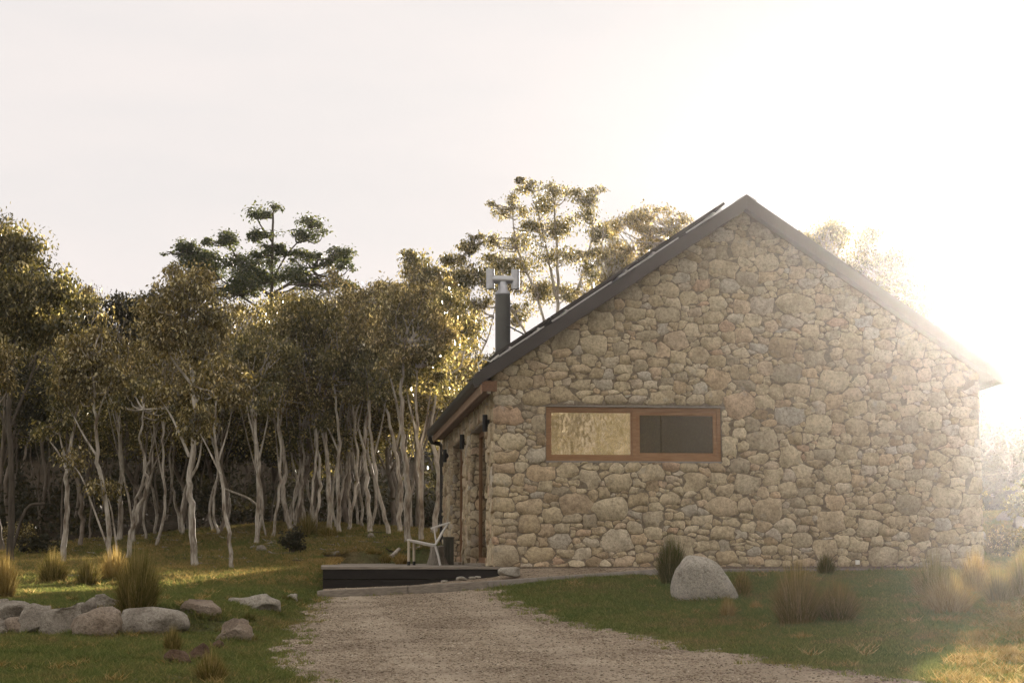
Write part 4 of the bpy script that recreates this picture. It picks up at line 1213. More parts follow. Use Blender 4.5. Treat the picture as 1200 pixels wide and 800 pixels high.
px_tree('leaning pale gum partly hidden by the cottage downpipe', 43.5, [(507,622),(515,575),(509,530),(506,500),(512,450)], [[(512,545),(518,510),(524,470)]], [(520,370,34,24),(540,385,26,18),(510,395,26,16),(530,350,24,14)], 4.6, 8500, seed=17)

# tall dark tree with layered flat pads of foliage
PADS = [(325,242,12,5),(302,253,14,4),(314,250,10,4),(318,274,20,6),(300,276,14,5),(268,271,8,4),(262,285,16,6),(240,284,12,5),(366,258,12,8),(358,276,20,6),(374,270,10,7),(392,292,13,5),(350,298,20,6),(401,309,22,6),(216,290,14,6),(200,297,9,5),(228,296,20,9),(246,305,24,10),(312,302,18,9),(280,305,22,12),(218,300,24,12),(250,318,26,12),(290,330,30,12),(300,325,30,14),(340,320,22,10)]
px_tree('tallest dark-topped tree with flat layered foliage pads against the sky', 58, [(322,600),(320,480),(318,380),(319,300),(320,255),(323,243)], [[(318,330),(335,300),(352,280),(364,262)],[(318,350),(290,320),(270,290),(262,284)],[(318,345),(350,325),(380,310),(398,305)],[(319,370),(280,345),(240,310),(218,295)],[(320,285),(306,265),(300,254)]],
        PADS+fill_px(6, 34, 222, 412, 280, 345, 6, 12, lambda x, y: y > 270+abs(x-315)*0.32), 3.6, 27000, 0.10, 'leaf_green', seed=30, group='tall trees above the canopy', bark='bark_dark', clus=0.21, hang=0.0, dj=0.8, frag=3, twigs=1, shell=0.0)
px_tree('tall airy gum with sparse open crown behind the flue', 56, [(655,640),(652,500),(652,400),(654,330),(650,240)], [[(652,430),(630,350),(606,290),(600,245)],[(652,400),(680,330),(695,270),(690,240)],[(652,350),(640,290),(625,225)],[(652,440),(700,360),(722,300)],[(652,450),(610,380),(580,330)]],
        [(576,238,11,4),(590,247,10,6),(603,228,12,6),(622,212,13,6),(612,250,15,9),(648,222,14,7),(640,240,20,12),(672,226,13,7),(690,240,16,10),(700,222,10,5),(660,260,24,14),(695,268,20,13),(626,275,18,12),(600,282,17,10),(650,296,22,14),(715,290,16,10),(580,300,14,9),(676,300,18,12),(612,312,26,14),(700,320,20,14),(585,335,24,14),(640,340,24,14)]+fill_px(3, 26, 566, 725, 250, 400, 7, 17, lambda x, y: abs(x-648) < 30+(y-215)*0.55), 4.6, 26000, 0.085, 'leaf', seed=31, group='tall trees above the canopy', dj=0.7, clus=0.22, shell=0.0)
px_tree('golden feathery gum rising over the left roof slope', 52, [(745,640),(742,500),(748,400),(752,330)], [[(745,420),(770,330),(785,270)],[(745,430),(725,360),(715,330)]],
        [(745,255,20,11),(770,250,20,10),(795,256,16,9),(755,280,26,14),(785,285,24,14),(738,300,22,14),(765,315,28,16),(725,320,20,14),(740,345,26,16),(690,350,22,14)]+fill_px(4, 20, 700, 812, 245, 330, 9, 18, lambda x, y: y > 240+abs(x-765)*0.25), 5, 16000, 0.085, 'leaf_gold', seed=32, group='tall trees above the canopy', shell=0.3)
px_tree('dull olive gum filling the dip in the skyline on the left', 47, [(140,630),(142,540),(138,460),(140,400)], [[(141,480),(120,420),(108,390)],[(141,470),(165,410),(178,380)]], [(112,378,20,14),(140,365,22,14),(165,358,22,14),(182,350,16,12),(125,395,24,16),(160,385,26,16),(100,398,14,10)], 4, 8000, 0.10, 'leaf_dark', seed=37, group='tall trees above the canopy')
px_tree('olive gum filling the sky between the forest and the flue', 50, [(545,640),(544,500),(540,430),(538,380)], [[(542,450),(515,400),(505,370)],[(541,450),(570,400),(580,360)]], fill_px(8, 34, 440, 600, 318, 440, 13, 23, lambda x, y: y > 318+abs(x-560)*0.12), 4, 17000, 0.095, 'leaf_gold', seed=38, group='tall trees above the canopy')
px_tree('round dark gum crown at the notch left of the flue', 54, [(492,620),(494,500),(492,400),(490,340)], [[(493,400),(520,330),(550,290)]], [(492,312,20,15),(480,300,14,8),(505,320,16,10),(555,275,12,5),(545,290,14,6),(560,285,10,5),(535,305,16,10),(520,330,28,16),(552,320,24,15)], 5, 9000, 0.10, 'leaf', seed=33, group='tall trees above the canopy', shell=0.3)
px_tree('big heavy-crowned gum filling the top left corner of the forest', 41, [(12,640),(14,560),(10,480),(18,400),(22,330)], [[(12,500),(40,430),(55,370)],[(14,520),(-15,440),(-20,380)]], [(10,285,40,26),(40,300,30,22),(-25,300,36,28),(20,330,46,28),(60,335,26,18),(-20,350,40,26),(35,370,44,26),(78,350,22,13),(5,400,36,22),(75,380,28,18)], 5, 24000, 0.10, 'leaf', seed=34, group='tall trees above the canopy', bark='bark_dark')
px_tree('bright green-gold gum crown cut by the left edge of the picture', 37, [(-20,650),(-18,560),(-12,480)], [], [(-8,415,24,20),(-20,440,24,18),(0,445,14,14),(-12,395,14,8)], 4, 5000, 0.08, 'leaf_gold', seed=35)
px_tree('pale hazy gum standing just right of the cottage roof', 52, [(975,640),(972,500),(975,400),(970,320)], [[(973,430),(1000,350),(1040,310)],[(973,430),(940,350),(935,300)]], [(945,275,20,10),(975,272,26,12),(1005,282,22,12),(960,295,30,16),(1000,310,30,18),(1035,300,20,12),(1060,310,18,12),(1070,300,12,7),(1030,335,32,18),(1070,340,22,16),(915,262,8,4)]+fill_px(5, 22, 920, 1085, 265, 380, 9, 18, lambda x, y: y > 262+abs(x-985)*0.35), 5, 18000, 0.09, 'leaf', seed=36, group='tall trees above the canopy', shell=0.3)

# procedural gums behind: five kinds, copied with their own height and turn
def auto_tree(seed, Ht, spread, nleaf, low=0.42, leafm='leaf', r0=0.075, lsize=0.11, bark='bark_shade'):
    r = np.random.default_rng(seed)
    lean = r.normal(0, 0.35, 2)
    tr = [np.zeros(3)]
    for q in range(1, 6):
        u = q/5; tr.append(np.array([lean[0]*u*u*1.4+r.normal(0, 0.10), lean[1]*u+r.normal(0, 0.10), Ht*0.82*u]))
    limbs = []
    for q in range(r.integers(2, 5)):
        k = r.uniform(0.3, 0.62); a_ = r.uniform(0, 2*np.pi)
        s_ = np.array([np.interp(k, np.linspace(0, 1, 6), [p[c] for p in tr]) for c in range(3)])
        d = np.array([np.cos(a_), np.sin(a_), 0])*spread*r.uniform(0.4, 0.8)
        limbs.append([s_, s_+d*0.45+np.array([0, 0, Ht*0.14]), s_+d+np.array([0, 0, Ht*r.uniform(0.26, 0.36)])])
    lobes = []
    for q in range(13):
        a_ = r.uniform(0, 2*np.pi); u = r.uniform(0, 1)
        z = Ht*(low + (0.96-low)*u); rad = spread*math.sqrt(r.uniform(0, 1))*(1.0-0.55*u)
        R_ = r.uniform(0.32, 0.66)*(1.15-0.4*u)
        lobes.append((lean[0]*u+rad*np.cos(a_), lean[1]*u+rad*np.sin(a_), z, R_*1.25, R_*1.25, R_*0.75))
    return make_tree('gum_tree', (0, 0, 0), tr, limbs, lobes, r0, nleaf, lsize, seed, leafm, bark=bark, seg_=6, shell=0.35)
protos = [auto_tree(201, 8.0, 1.7, 9500, leafm='leaf'), auto_tree(202, 8.0, 1.5, 9000, 0.5, 'leaf_gold'), auto_tree(203, 8.0, 2.0, 12000, 0.35, 'leaf'),
          auto_tree(204, 8.0, 1.6, 7000, 0.45, 'leaf_dark'), auto_tree(205, 8.0, 1.2, 5000, 0.55, 'leaf', 0.06), auto_tree(206, 8.0, 2.0, 9000, 0.10, 'leaf_dark', 0.07, 0.13)]
SKY = [(-200, 300), (0, 262), (60, 285), (100, 338), (140, 350), (180, 335), (220, 318), (270, 330), (320, 330), (370, 340), (420, 352), (450, 322), (480, 318), (520, 335), (560, 320), (600, 330), (680, 345), (740, 340), (800, 330), (930, 330), (1000, 320), (1060, 325), (1090, 345), (1130, 335), (1160, 330), (1200, 350), (1400, 330)]
sx_, sy_ = zip(*SKY)
rt_ = np.random.default_rng(77)
used_p = set()
NICK = [(73, 'leftmost forked gum'), (130, 'low golden-crowned gum'), (150, 'short crooked stem'), (229, 'stout lone gum'), (273, 'slender white gum'), (300, 'fork-topped slim gum'),
        (342, 'curved gum'), (362, 'dark-barked crossing gum'), (387, 'straight double trunk'), (399, 'sinuous white gum'), (413, 'thin short stem'), (434, 'kinked golden gum'),
        (456, 'white leaning gum'), (479, 'thickest trunk'), (494, 'gum beside the cottage')]
def by_neighbour(px, Y, kind):
    d, x0, nk = min((abs(px-x), x, n) for x, n in NICK)
    side = 'left of' if px < x0 else 'right of'
    row = 'front' if Y < 49 else 'second' if Y < 53.5 else 'third' if Y < 59 else 'fourth' if Y < 66 else 'deepest'
    return f'{kind} in the {row} row, {"well " if d > 30 else "just "}{side} the {nk}'
def by_roof(px):
    if px < 600: w_ = 'beside the flue'
    elif px < 680: w_ = 'above the low end of the left roof slope'
    elif px < 900: w_ = 'above the left roof slope near the ridge'
    elif px < 1000: w_ = 'above the right roof slope near the ridge'
    else: w_ = 'above the low end of the right roof slope'
    return 'gum behind the cottage, its crown showing ' + w_
def put(k, X, Y, Ht, label, group, sxy=1.0):
    if k not in used_p: o = protos[k]; used_p.add(k)
    else: o = copy_tree(protos[k])
    o.location = (X, Y, gz1(X, Y)-0.08); o.rotation_euler = (0, 0, rt_.uniform(0, 6.28))
    o.scale = (sxy, sxy, Ht/8.0)
    return tag(o, label, 'tree', group)
rows = [(47, 1.6, 0.95, (0, 1, 4)), (51, 1.6, 1.0, (0, 1, 2, 4)), (56, 1.9, 0.98, (0, 2, 3, 1)), (62, 2.4, 0.9, (2, 3, 0)), (70, 3.0, 0.72, (5, 2, 3)), (80, 3.2, 0.7, (5, 3))]
cnt = 0
for ri, (Y, st_, hf, ks0) in enumerate(rows):
    x0_, x1_ = (-330/2100*Y*2.05), (700/2100*Y)
    X = x0_ + rt_.uniform(0, 1)
    while X < x1_:
        Yj = Y + rt_.uniform(-1.6, 1.6)
        px = 600 + X*2100/Yj
        ysky = np.interp(px, sx_, sy_)
        zt_ = 0.18 + (650-ysky)/2100*Yj
        Ht = (zt_-gz1(X, Yj))*hf*rt_.uniform(0.84, 1.02)
        step = st_*rt_.uniform(0.7, 1.35)
        s_h, t_h = to_house(X, Yj); ks = ks0
        skip = (-0.8 < s_h < W+1.0 and t_h < LEN+4)
        # the sun's gaps: clear lanes that let the low sun through to the grass
        if px > 530 and Yj < 54: skip = True
        if px > 1095: skip = True
        if -9.5 < X-0.302*(Yj-32) < -2.4 and px > 520: skip = True
        if px < 260 and ri < 4: ks = (3, 5, 0) if ri else (3, 4, 0)
        if 610 < px < 1060 and ysky > 225+abs(px-878)*0.66-14: skip = True
        if not skip and Ht > 2:
            reg = 'left' if px < 250 else ('middle' if px < 540 else 'right')
            lab = {'left': 'pale-stemmed gum in the crowded left part of the forest, behind the front trunks',
                   'middle': 'slim gum in the dense stand beyond the deck, behind the front trunks',
                   'right': 'gum behind the cottage whose crown shows above the roofline'}[reg]
            lab = by_roof(px) if px > 535 else by_neighbour(px, Yj, ('bushy gum', 'golden gum', 'broad gum', 'dark gum', 'slim gum', 'dark low-branched gum')[(kk_ := int(ks[rt_.integers(0, len(ks))]))])
            if px > 535: kk_ = int(ks[rt_.integers(0, len(ks))])
            put(kk_, X, Yj, Ht, lab, {'left': 'forest gums on the left', 'middle': 'forest gums beyond the deck', 'right': 'gums behind the cottage'}[reg], rt_.uniform(0.8, 1.2))
            cnt += 1
        X += step
print('row trees', cnt)
# slim saplings crowding the forest floor: mostly bare stem
sap = auto_tree(231, 8.0, 0.9, 1800, 0.55, 'leaf', 0.036, 0.12)
for k in range(74):
    Y = rt_.uniform(47.5, 72); px = rt_.uniform(-60, 535); X = (px-600)/2100*Y
    o = sap if k == 0 else copy_tree(sap)
    o.location = (X, Y, gz1(X, Y)-0.06); o.rotation_euler = (rt_.normal(0, 0.05), rt_.normal(0, 0.05), rt_.uniform(0, 6.28)); f_ = rt_.uniform(0.6, 1.15)
    o.scale = (f_, f_, rt_.uniform(0.6, 0.95))
    lf = px < 250
    tag(o, by_neighbour(px, Y, 'thin bare sapling'), 'tree', 'saplings on the left' if lf else 'saplings beyond the deck')
sap2 = auto_tree(241, 7.0, 0.9, 2600, 0.6, 'leaf_gold', 0.045, 0.10, 'bark')
for k in range(30):
    Y = rt_.uniform(43.5, 48.5); px = rt_.uniform(130, 515); X = (px-600)/2100*Y
    o = sap2 if k == 0 else copy_tree(sap2)
    o.location = (X, Y, gz1(X, Y)-0.06); o.rotation_euler = (rt_.normal(0, 0.07), rt_.normal(0, 0.07), rt_.uniform(0, 6.28)); f_ = rt_.uniform(0.7, 1.15)
    o.scale = (f_, f_, rt_.uniform(0.7, 0.98))
    tag(o, by_neighbour(px, Y, 'young white-stemmed gum').replace('front', 'foremost' if Y < 45.5 else 'front'), 'tree', 'young gums on the left' if px < 330 else 'young gums behind the deck')
# right-hand trees at the very edge, hazy against the sun
for k, (px, Y, ytop, kk) in enumerate([(1078, 84, 312, 3), (1105, 88, 335, 2), (1128, 85, 318, 5), (1142, 92, 318, 2), (1160, 86, 290, 4), (1196, 95, 440, 5)]):
    X = (px-600)/2100*Y
    o = put(kk, X, Y, 0.18+(650-ytop)/2100*Y-gz1(X, Y), ['hazy gum leaning over the lower end of the right roof slope', 'lowest tree in the glare just beyond the roof end', 'broad far tree in the glare right of the roof', 'faint small tree left of the tall one by the sun', 'faint tall tree nearest the sun at the right edge', 'far low tree under the sun at the right edge'][k], 'trees in the glare', 1.2)
for k_ in range(len(protos)):
    if k_ not in used_p: put(k_, -14+3*k_, 84, 9, 'slim gum deep in the forest', 'forest gums on the left')

for k in range(20):
    px = 1040 + 100*(k % 10)/10 + rt_.uniform(-6, 6); Y = (92 if k < 10 else 76)+rt_.uniform(-4, 4); X = (px-600)/2100*Y
    yt = (rt_.uniform(305, 340) if k < 10 else rt_.uniform(345, 400)) + (0 if px < 1185 else 50)
    put((2, 0, 3)[k % 3], X, Y, 0.18+(650-yt)/2100*Y-gz1(X, Y), ('tall hazy tree of the far belt, its top above the right roof end' if k < 10 else 'nearer, lower hazy tree showing just past the right roof end'), ('far tall trees past the roof end' if k < 10 else 'lower trees past the roof end'), 1.15)
for k in range(9):
    px = 1140 + k*12 + rt_.uniform(-4, 4); Y = (62, 68, 74)[k % 3]+rt_.uniform(-1, 1); X = (px-600)/2100*Y
    put(5, X, Y, 0.18+(650-rt_.uniform(462, 490))/2100*Y-gz1(X, Y), by_neighbour(px, Y, '') if False else ('dark low-branched tree just beyond the right cottage wall' if k < 3 else 'dark low-branched tree on the hazy slope, between the cottage and the picture edge' if k < 6 else 'dark low-branched tree on the hazy slope at the very picture edge'), ('low trees by the right wall', 'low trees on the slope', 'low trees at the picture edge')[k//3], 1.1)
for k in range(14):
    px = 1200 + k*22 + rt_.uniform(-6, 6); Y = 84+rt_.uniform(-4, 4); X = (px-600)/2100*Y
    if px > 1245: continue
    put((2, 0, 3)[k % 3], X, Y, 0.18+(650-rt_.uniform(435, 465))/2100*Y-gz1(X, Y), 'lowest hazy tree under the sun at the right edge of the picture', 'lowest trees under the sun', 1.15)
# understory: low scrub at the forest edge, one mass nobody could count
r = np.random.default_rng(61)
lob = []
for q in range(130):
    X = r.uniform(-24, 0.5); Y = r.uniform(50, 70)
    if X*2100/Y > -60: continue
    lob.append((X, Y, gz1(X, Y)+r.uniform(0.0, 0.5), r.uniform(0.5, 1.3), r.uniform(0.6, 1.2), r.uniform(0.25, 0.7)))
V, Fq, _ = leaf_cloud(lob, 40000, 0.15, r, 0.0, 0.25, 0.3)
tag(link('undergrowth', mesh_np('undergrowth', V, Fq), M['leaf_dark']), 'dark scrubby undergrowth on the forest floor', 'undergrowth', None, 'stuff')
# far wood closing the view
lob = []
for q in range(900):
    Y = r.uniform(88, 112); X = r.uniform(-36, 0) if q < 560 else r.uniform(-62, 60)
    if q > 780: X = r.uniform(16, 34)
    hm_ = 6.5 if X*2100/Y < -30 else (8.5 if X*2100/Y > 400 else 4.0)
    lob.append((X, Y, gz1(X, Y)-0.5+r.uniform(0, 1)**0.8*hm_*0.8, r.uniform(1.2, 2.6), r.uniform(1.2, 2.2), r.uniform(0.9, 1.8)))
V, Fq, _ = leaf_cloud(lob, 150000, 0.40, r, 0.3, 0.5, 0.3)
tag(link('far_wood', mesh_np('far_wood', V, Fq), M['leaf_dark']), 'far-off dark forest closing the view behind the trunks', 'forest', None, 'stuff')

# unseen scrub added behind the cottage, its height set to shade the field
lob = []
for q in range(150):
    X = r.uniform(-2.2, 9.0); Y = r.uniform(58, 62); t_ = r.uniform(0, 1)
    lob.append((X, Y, gz1(X, Y)+0.2+t_*2.1, 0.8, 0.7, 0.5))
V, Fq, _ = leaf_cloud(lob, 60000, 0.17, r, 0.1, 0.25, 0.1)
tag(link('shade_thicket', mesh_np('shade_thicket', V, Fq), M['leaf']), 'unseen low scrub behind the cottage, added to shade the field', 'shade_thicket', None, 'stuff')
# small dark shrub and the shrubs on the hazy slope at the right
def shrub(px, py, hw, hh, label, n, mt, D=None, size=0.07, name='shrub'):
    g_ = ground_at(px, py) if D is None else np.array([P(px, py, D)[0], D, gz1(P(px, py, D)[0], D)])
    s_ = g_[1]/2100; r = np.random.default_rng(int(px*7+py))
    lob = []
    for q in range(6):
        lob.append((r.uniform(-0.55, 0.55)*hw*s_, r.uniform(-0.4, 0.4)*hw*s_, hh*s_*r.uniform(0.25, 0.7), hw*s_*0.5, hw*s_*0.45, hh*s_*0.33))
    root = empty(name, tuple(g_))
    wd = Wood()
    for q in range(6):
        wd.add(branch((r.normal(0, .03), r.normal(0, .03), -0.05), lob[q][:3], r), np.linspace(0.016, 0.006, 5), 5)
    link('stems', wd.mesh('stems'), M['bark_dark'], root)
    V, Fq, _ = leaf_cloud(lob, n, size, r, 0.0, 0.06, 0.3)
    link('foliage', mesh_np('foliage', V, Fq), M[mt], root)
    return tag(root, label, 'shrub', 'shrubs')
shrub(343, 650, 15, 34, 'little dark shrub alone in the grass beyond the deck', 1500, 'leaf_dark')
shrub(1180, 655, 22, 40, 'feathery sunlit shrub with pale plumes at the right edge', 2200, 'leaf_gold')
shrub(1195, 612, 26, 40, 'hazy rounded shrub on the slope at the right edge', 2600, 'leaf')
shrub(1158, 600, 14, 30, 'hazy shrub close behind the cottage corner', 1400, 'leaf')
shrub(1175, 565, 26, 34, 'dark hazy shrub highest on the right slope', 2400, 'leaf_dark', D=50, size=0.10)
shrub(1210, 560, 30, 40, 'tall hazy shrub cut off by the right edge, up the slope', 2400, 'leaf', D=52, size=0.10)
shrub(20, 640, 30, 40, 'brown bracken-like shrub under the trees at the left edge', 2600, 'leaf_gold', size=0.06)
shrub(50, 612, 30, 26, 'low dark shrub between the leftmost trunks', 2000, 'leaf_dark', D=44)
# fallen branches
for k, (pp, lb) in enumerate([([(447, 660), (458, 652), (468, 643)], 'broken grey branch leaning in the grass beyond the deck'), ([(262, 572), (300, 590), (312, 628)], 'arching dead branch among the trunks left of the curved gum'), ([(14, 592), (30, 597), (52, 590)], 'dark fallen log under the trees at the far left')]):
    D = (36.0, 43.0, 43.0)[k]
    q = [P(x_, y_, D+0.3*i_) for i_, (x_, y_) in enumerate(pp)]
    o = q[0].copy()
    if k != 1: q[0][2] = gz1(q[0][0], q[0][1])
    fb = MB().tube(smooth_path([p-q[0] for p in q], 4), 0.04 if k != 1 else 0.025, 7).build('fallen_branch', M['bark'] if k != 2 else M['bark_dark'], None, smooth=True)
    fb.location = q[0]; tag(fb, lb, 'branch', 'fallen branches')

# sunlit wood on the far side of the clearing, seen in the window glass
lob = []
for q in range(200):
    X = r.uniform(-2, 34) if q < 90 else r.uniform(9, 24); lob.append((X, -26+r.uniform(-3, 3), r.uniform(0.0, 11.0), r.uniform(1.2, 2.1), 1.4, r.uniform(1.1, 1.8)))
V, Fq, _ = leaf_cloud(lob, 90000, 0.5, r, 0.5, 0.35, 0.3)
tag(link('far_wood', mesh_np('far_wood_behind', V, Fq), M['leaf_sunlit']), 'sunlit wood across the clearing mirrored in the window', 'forest', None, 'stuff')
wd = Wood()
for q in range(16):
    X = 6+q*1.3+r.uniform(-.6, .6); wd.add(branch((X, -22.5, -2), (X+r.normal(0, .6), -22.5, 8.5), r, 0.04), np.linspace(0.2, 0.07, 5), 6)
tag(link('far_trunks', wd.mesh('far_trunks'), M['bark']), 'pale trunks of the wood mirrored in the window', 'forest', None, 'stuff')

# ------------------------------------------------------------------ scattered grass and pebbles
def scatter(name, pts, rotz, scl, templates, label, cat, kind='stuff'):
    me = bpy.data.meshes.new(name)
    me.vertices.add(len(pts)); me.vertices.foreach_set('co', np.asarray(pts, np.float32).ravel())
    a1 = me.attributes.new('rz', 'FLOAT', 'POINT'); a1.data.foreach_set('value', np.asarray(rotz, np.float32))
    a2 = me.attributes.new('sc', 'FLOAT', 'POINT'); a2.data.foreach_set('value', np.asarray(scl, np.float32))
    o = link(name, me); tag(o, label, cat, None, kind)
    tcol = bpy.data.collections.new(name+'_kinds')
    for q in templates: tcol.objects.link(q)
    ng = bpy.data.node_groups.new(name, 'GeometryNodeTree')
    ng.interface.new_socket(name='Geometry', in_out='INPUT', socket_type='NodeSocketGeometry')
    ng.interface.new_socket(name='Geometry', in_out='OUTPUT', socket_type='NodeSocketGeometry')
    gi = ng.nodes.new('NodeGroupInput'); go = ng.nodes.new('NodeGroupOutput')
    ci = ng.nodes.new('GeometryNodeCollectionInfo'); ci.inputs['Collection'].default_value = tcol
    ci.inputs['Separate Children'].default_value = True; ci.inputs['Reset Children'].default_value = True
    ip = ng.nodes.new('GeometryNodeInstanceOnPoints'); ip.inputs['Pick Instance'].default_value = True
    n1 = ng.nodes.new('GeometryNodeInputNamedAttribute'); n1.data_type = 'FLOAT'; n1.inputs[0].default_value = 'rz'
    n2 = ng.nodes.new('GeometryNodeInputNamedAttribute'); n2.data_type = 'FLOAT'; n2.inputs[0].default_value = 'sc'
    cx = ng.nodes.new('ShaderNodeCombineXYZ')
    ng.links.new(gi.outputs[0], ip.inputs['Points'])
    ng.links.new(ci.outputs[0], ip.inputs['Instance'])
    ng.links.new(n1.outputs[0], cx.inputs[2]); ng.links.new(cx.outputs[0], ip.inputs['Rotation'])
    ng.links.new(n2.outputs[0], ip.inputs['Scale'])
    ng.links.new(ip.outputs[0], go.inputs[0])
    md = o.modifiers.new('scatter', 'NODES'); md.node_group = ng
    return o
def blade_patch(name, nb, rad, hgt, seed, m_, wid=0.0045):
    r = np.random.default_rng(seed)
    a_ = r.uniform(0, 2*np.pi, nb); rr = rad*np.sqrt(r.uniform(0, 1, nb))
    b = np.stack([np.cos(a_)*rr, np.sin(a_)*rr, np.full(nb, -0.01)], 1)
    d = r.normal(size=(nb, 3))*0.55; d[:, 2] = 1; d /= np.linalg.norm(d, axis=1)[:, None]
    h = hgt*r.uniform(0.45, 1.25, nb)[:, None]
    sd = np.cross(d, r.normal(size=(nb, 3))); sd /= np.linalg.norm(sd, axis=1)[:, None]
    tip = b+d*h; tip[:, :2] += d[:, :2]*h*0.5
    mid = b+d*h*0.5
    V = np.stack([b-sd*wid, b+sd*wid, mid+sd*wid*0.8, tip, mid-sd*wid*0.8], 1).reshape(-1, 3)
    me = mesh_np(name, V, np.arange(nb*5).reshape(-1, 5))
    me.materials.append(m_)
    return bpy.data.objects.new(name, me)
m, t, out = new_mat('lawn_blade')
g = nd(t, 'ShaderNodeNewGeometry'); pos = g.outputs['Position']
gc = grass_colour(t, pos)
gc = mixc(t, 0.8, gc, ramp(t, g.outputs['Random Per Island'], [(0, (0.65, 0.7, 0.6)), (0.7, (1.15, 1.15, 1.05)), (0.85, (1.7, 1.4, 1.3)), (1, (2.4, 1.9, 1.9))]), 'MULTIPLY')
d_ = nd(t, 'ShaderNodeBsdfDiffuse'); L(t, gc, d_.inputs[0])
tl = nd(t, 'ShaderNodeBsdfTranslucent'); L(t, mixc(t, 1.0, gc, (1.6, 1.5, 1.0), 'MULTIPLY'), tl.inputs[0])
ms = nd(t, 'ShaderNodeMixShader'); ms.inputs[0].default_value = 0.4
L(t, d_.outputs[0], ms.inputs[1]); L(t, tl.outputs[0], ms.inputs[2]); L(t, ms.outputs[0], out.inputs[0])
M['lawn'] = m
lawn_t = [blade_patch('lawn_tuft', 26, 0.085, 0.050, 500+k, M['lawn']) for k in range(4)]
field_t = [blade_patch('field_tuft', 24, 0.13, 0.10, 510+k, M['lawn'], 0.006) for k in range(3)] + [blade_patch('field_tuft', 24, 0.12, 0.12, 517, M['tussock_straw'], 0.005)]
r = np.random.default_rng(99)
def field(n, y0, y1, marg):
    Y = y0 + (y1-y0)*r.uniform(0, 1, n)**0.8
    X = r.uniform(-1, 1, n)*(Y*0.292+marg)
    return X, Y
def blocked(X, Y):
    s_, t_ = to_house(X, Y)
    b = (s_ > -2.72) & (s_ < 0.05) & (t_ > -0.1) & (t_ < LEN-0.5)
    b |= (s_ > -0.05) & (s_ < W+0.05) & (t_ > -0.15) & (t_ < LEN)
    # behind the kerb
    kp = np.array([p[:2] for p in pts_k]); ky = np.interp(X, kp[:, 0], kp[:, 1])
    b |= (X > kp[0, 0]-0.03) & (X < kp[-1, 0]) & (Y > ky-0.015) & (Y < ky+1.2)
    return b | in_gravel(X, Y)
X, Y = field(78000, 14.0, 31, 3.0)
k = ~blocked(X, Y); X, Y = X[k], Y[k]
scatter('lawn_grass', np.stack([X, Y, gz(X, Y)], 1), r.uniform(0, 6.3, len(X)), r.uniform(0.6, 1.35, len(X)), lawn_t, 'short green and straw lawn grass around the cottage', 'grass')
X, Y = field(44000, 28, 49, 4.0)
k = ~blocked(X, Y); X, Y = X[k], Y[k]
scatter('field_grass', np.stack([X, Y, gz(X, Y)], 1), r.uniform(0, 6.3, len(X)), r.uniform(0.5, 1.3, len(X)), field_t, 'rough dry field grass before the forest', 'grass')
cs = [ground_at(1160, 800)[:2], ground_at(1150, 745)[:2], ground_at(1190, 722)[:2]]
X = r.uniform(3.0, 9, 9000); Y = r.uniform(13.5, 24.5, 9000)  # pale straw colour brightens the sun patch at lower right
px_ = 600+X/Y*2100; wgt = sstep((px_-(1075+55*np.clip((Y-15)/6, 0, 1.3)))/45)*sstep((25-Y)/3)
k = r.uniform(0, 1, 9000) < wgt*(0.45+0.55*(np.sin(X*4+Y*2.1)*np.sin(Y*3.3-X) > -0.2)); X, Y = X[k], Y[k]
X = np.r_[X, r.uniform(-7.2, -3.4, 1700)]; Y = np.r_[Y, r.uniform(30.5, 36.5, 1700)]  # more pale straw to brighten the sun strip on the left
scatter('sun_patch_straw', np.stack([X, Y, gz(X, Y)], 1), r.uniform(0, 6.3, len(X)), r.uniform(0.5, 1.3, len(X)), [blade_patch('straw_tuft', 26, 0.11, 0.075, 540+k_, M['tussock_straw']) for k_ in range(3)], 'pale straw grass laid in the sun patches to brighten them', 'grass')
X, Y = field(2600, 14.0, 33, 1.0)
k = ~blocked(X, Y) & (np.sin(X*1.9+np.sin(Y*1.3)*2)*np.sin(Y*1.6+X*0.7) > -0.1); X, Y = X[k], Y[k]
scatter('rough_grass', np.stack([X, Y, gz(X, Y)], 1), r.uniform(0, 6.3, len(X)), r.uniform(0.5, 1.15, len(X)), [blade_patch('rough_tuft', 30, 0.075, 0.11, 550+k_, M['lawn' if k_ < 3 else 'tussock_straw'], 0.004) for k_ in range(4)], 'longer rough clumps of grass in the lawn', 'grass')
X, Y = [], []
for cx_, cy_, ra_, rb2_ in RING:
    n_r = int(10+ra_*46)
    an_ = r.uniform(np.pi*0.9, np.pi*2.1, n_r); X += list(cx_+np.cos(an_)*ra_*r.uniform(0.92, 1.12, n_r)); Y += list(cy_+np.sin(an_)*rb2_*r.uniform(0.95, 1.2, n_r))
X, Y = np.array(X), np.array(Y)
scatter('boulder_edge_grass', np.stack([X, Y, gz(X, Y)], 1), r.uniform(0, 6.3, len(X)), r.uniform(0.5, 1.3, len(X)), [blade_patch('edge_tuft', 26, 0.05, 0.085, 560+k_, M['lawn' if k_ else 'tussock']) for k_ in range(3)], 'longer grass growing against the boulders', 'grass')
def twig(seed):
    q = np.random.default_rng(seed); p = branch((-0.16, 0, 0.01), (0.16, 0.03, 0.02), q, 0.15)
    wd = Wood(); wd.add(p, [0.008, 0.007, 0.006, 0.005, 0.003], 4); wd.add(branch(p[2], p[2]+np.array([0.07, 0.07, 0.03]), q), [0.004]*5, 4)
    me = wd.mesh('twig'); me.materials.append(M['bark'] if seed % 2 else M['bark_dark']); return bpy.data.objects.new('twig', me)
X, Y = field(1500, 30, 50, 1.5)
k = ~blocked(X, Y) & (Y > 33+3*np.sin(X)); X, Y = X[k], Y[k]
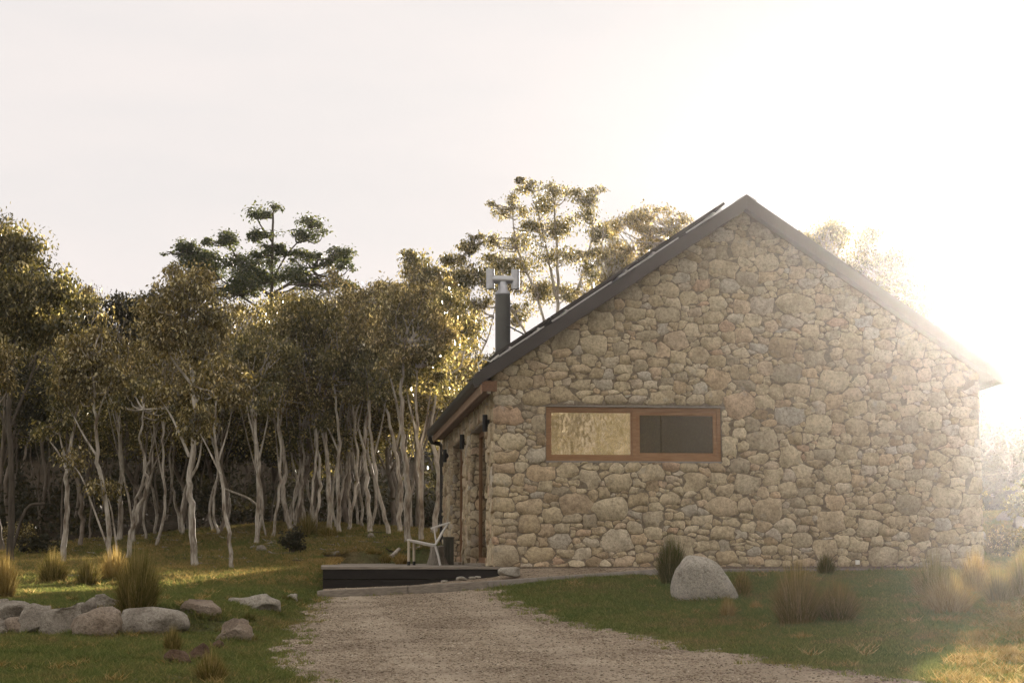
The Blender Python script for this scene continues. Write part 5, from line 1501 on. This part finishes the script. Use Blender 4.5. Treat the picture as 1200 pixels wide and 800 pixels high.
scatter('forest_litter', np.stack([X, Y, gz(X, Y)+0.02], 1), r.uniform(0, 6.3, len(X)), r.uniform(0.4, 2.0, len(X)), [twig(k_) for k_ in range(4)], 'fallen twigs and bark strips under the gums', 'litter')
# stray tufts creeping over the gravel edge and straw in the sun patch
n = 900
X, Y = field(9000, 14, 27, 0.5)
dx, dy = wob(X, Y)
e = in_gravel(X, Y) & ~(in_gravel(X-0.28, Y) & in_gravel(X+0.28, Y))
X, Y = X[e], Y[e]
scatter('stray_grass', np.stack([X, Y, gz(X, Y)+0.01], 1), r.uniform(0, 6.3, len(X)), r.uniform(0.4, 1.1, len(X)), [blade_patch('stray_tuft', 16, 0.05, 0.06, 530+k_, M['lawn']) for k_ in range(2)], 'stray grass tufts along the gravel edge', 'grass')

def pebble(seed, m_):
    bm = bmesh.new(); bmesh.ops.create_icosphere(bm, subdivisions=1, radius=1)
    rr = np.random.default_rng(seed)
    for v in bm.verts: v.co *= float(rr.uniform(0.75, 1.15)); v.co.z *= 0.55; v.co.x *= 1.2
    me = bpy.data.meshes.new('pebble'); bm.to_mesh(me); bm.free(); me.materials.append(m_)
    return bpy.data.objects.new('pebble', me)
m, t, out = new_mat('pebble')
oi = nd(t, 'ShaderNodeObjectInfo')
pc = ramp(t, oi.outputs['Random'], [(0, (0.11, 0.084, 0.058)), (0.3, (0.255, 0.205, 0.146)), (0.65, (0.345, 0.285, 0.212)), (0.92, (0.46, 0.395, 0.30)), (1, (0.62, 0.56, 0.46))])
gpos = nd(t, 'ShaderNodeNewGeometry').outputs['Position']
pc = mixc(t, 0.7, pc, ramp(t, noise(t, gpos, 1.1, 5, 0.65), [(0.3, (0.55, 0.48, 0.42)), (0.62, (1.12, 1.08, 1.02))]), 'MULTIPLY')
principled(t, out, pc, 0.9, 0, 0.2)
M['pebble'] = m
X, Y = field(150000, 13.5, 27, 0.8)
k = in_gravel(X, Y) & (r.uniform(0, 1, len(X)) > 0.55*sstep((np.sin(4.2*(X+0.16*Y))-0.1)/0.8)); X, Y = X[k], Y[k]
pts = np.stack([X, Y, gz(X, Y)+0.016], 1)
q = r.integers(0, len(bedV)-nr-1, 6000); al = r.uniform(0, 1, (6000, 1))
bp_ = bedV[q]*(1-al)+bedV[np.minimum(q+nr, len(bedV)-1)]*al
pts = np.vstack([pts, bp_])
scatter('loose_gravel', pts, r.uniform(0, 6.3, len(pts)), 0.004+0.011*r.uniform(0, 1, len(pts))**3.0, [pebble(60+k_, M['pebble']) for k_ in range(4)], 'loose pinkish brown pebbles covering the drive', 'gravel')

# ------------------------------------------------------------------ haze
hz = MB().box((-250, -100, -4.5), (250, 245, 13)).build('haze')
m = bpy.data.materials.new('haze'); m.use_nodes = True; t = m.node_tree
for n in list(t.nodes): t.nodes.remove(n)
out = t.nodes.new('ShaderNodeOutputMaterial')
pv = t.nodes.new('ShaderNodeVolumePrincipled')
pv.inputs['Color'].default_value = (1.0, 0.98, 0.96, 1)
pv.inputs['Density'].default_value = 0.00026
pv.inputs['Anisotropy'].default_value = 0.905
t.links.new(pv.outputs[0], out.inputs['Volume'])
hz.data.materials.append(m)
tag(hz, 'thin golden haze in the low sun', 'haze', None, 'stuff')
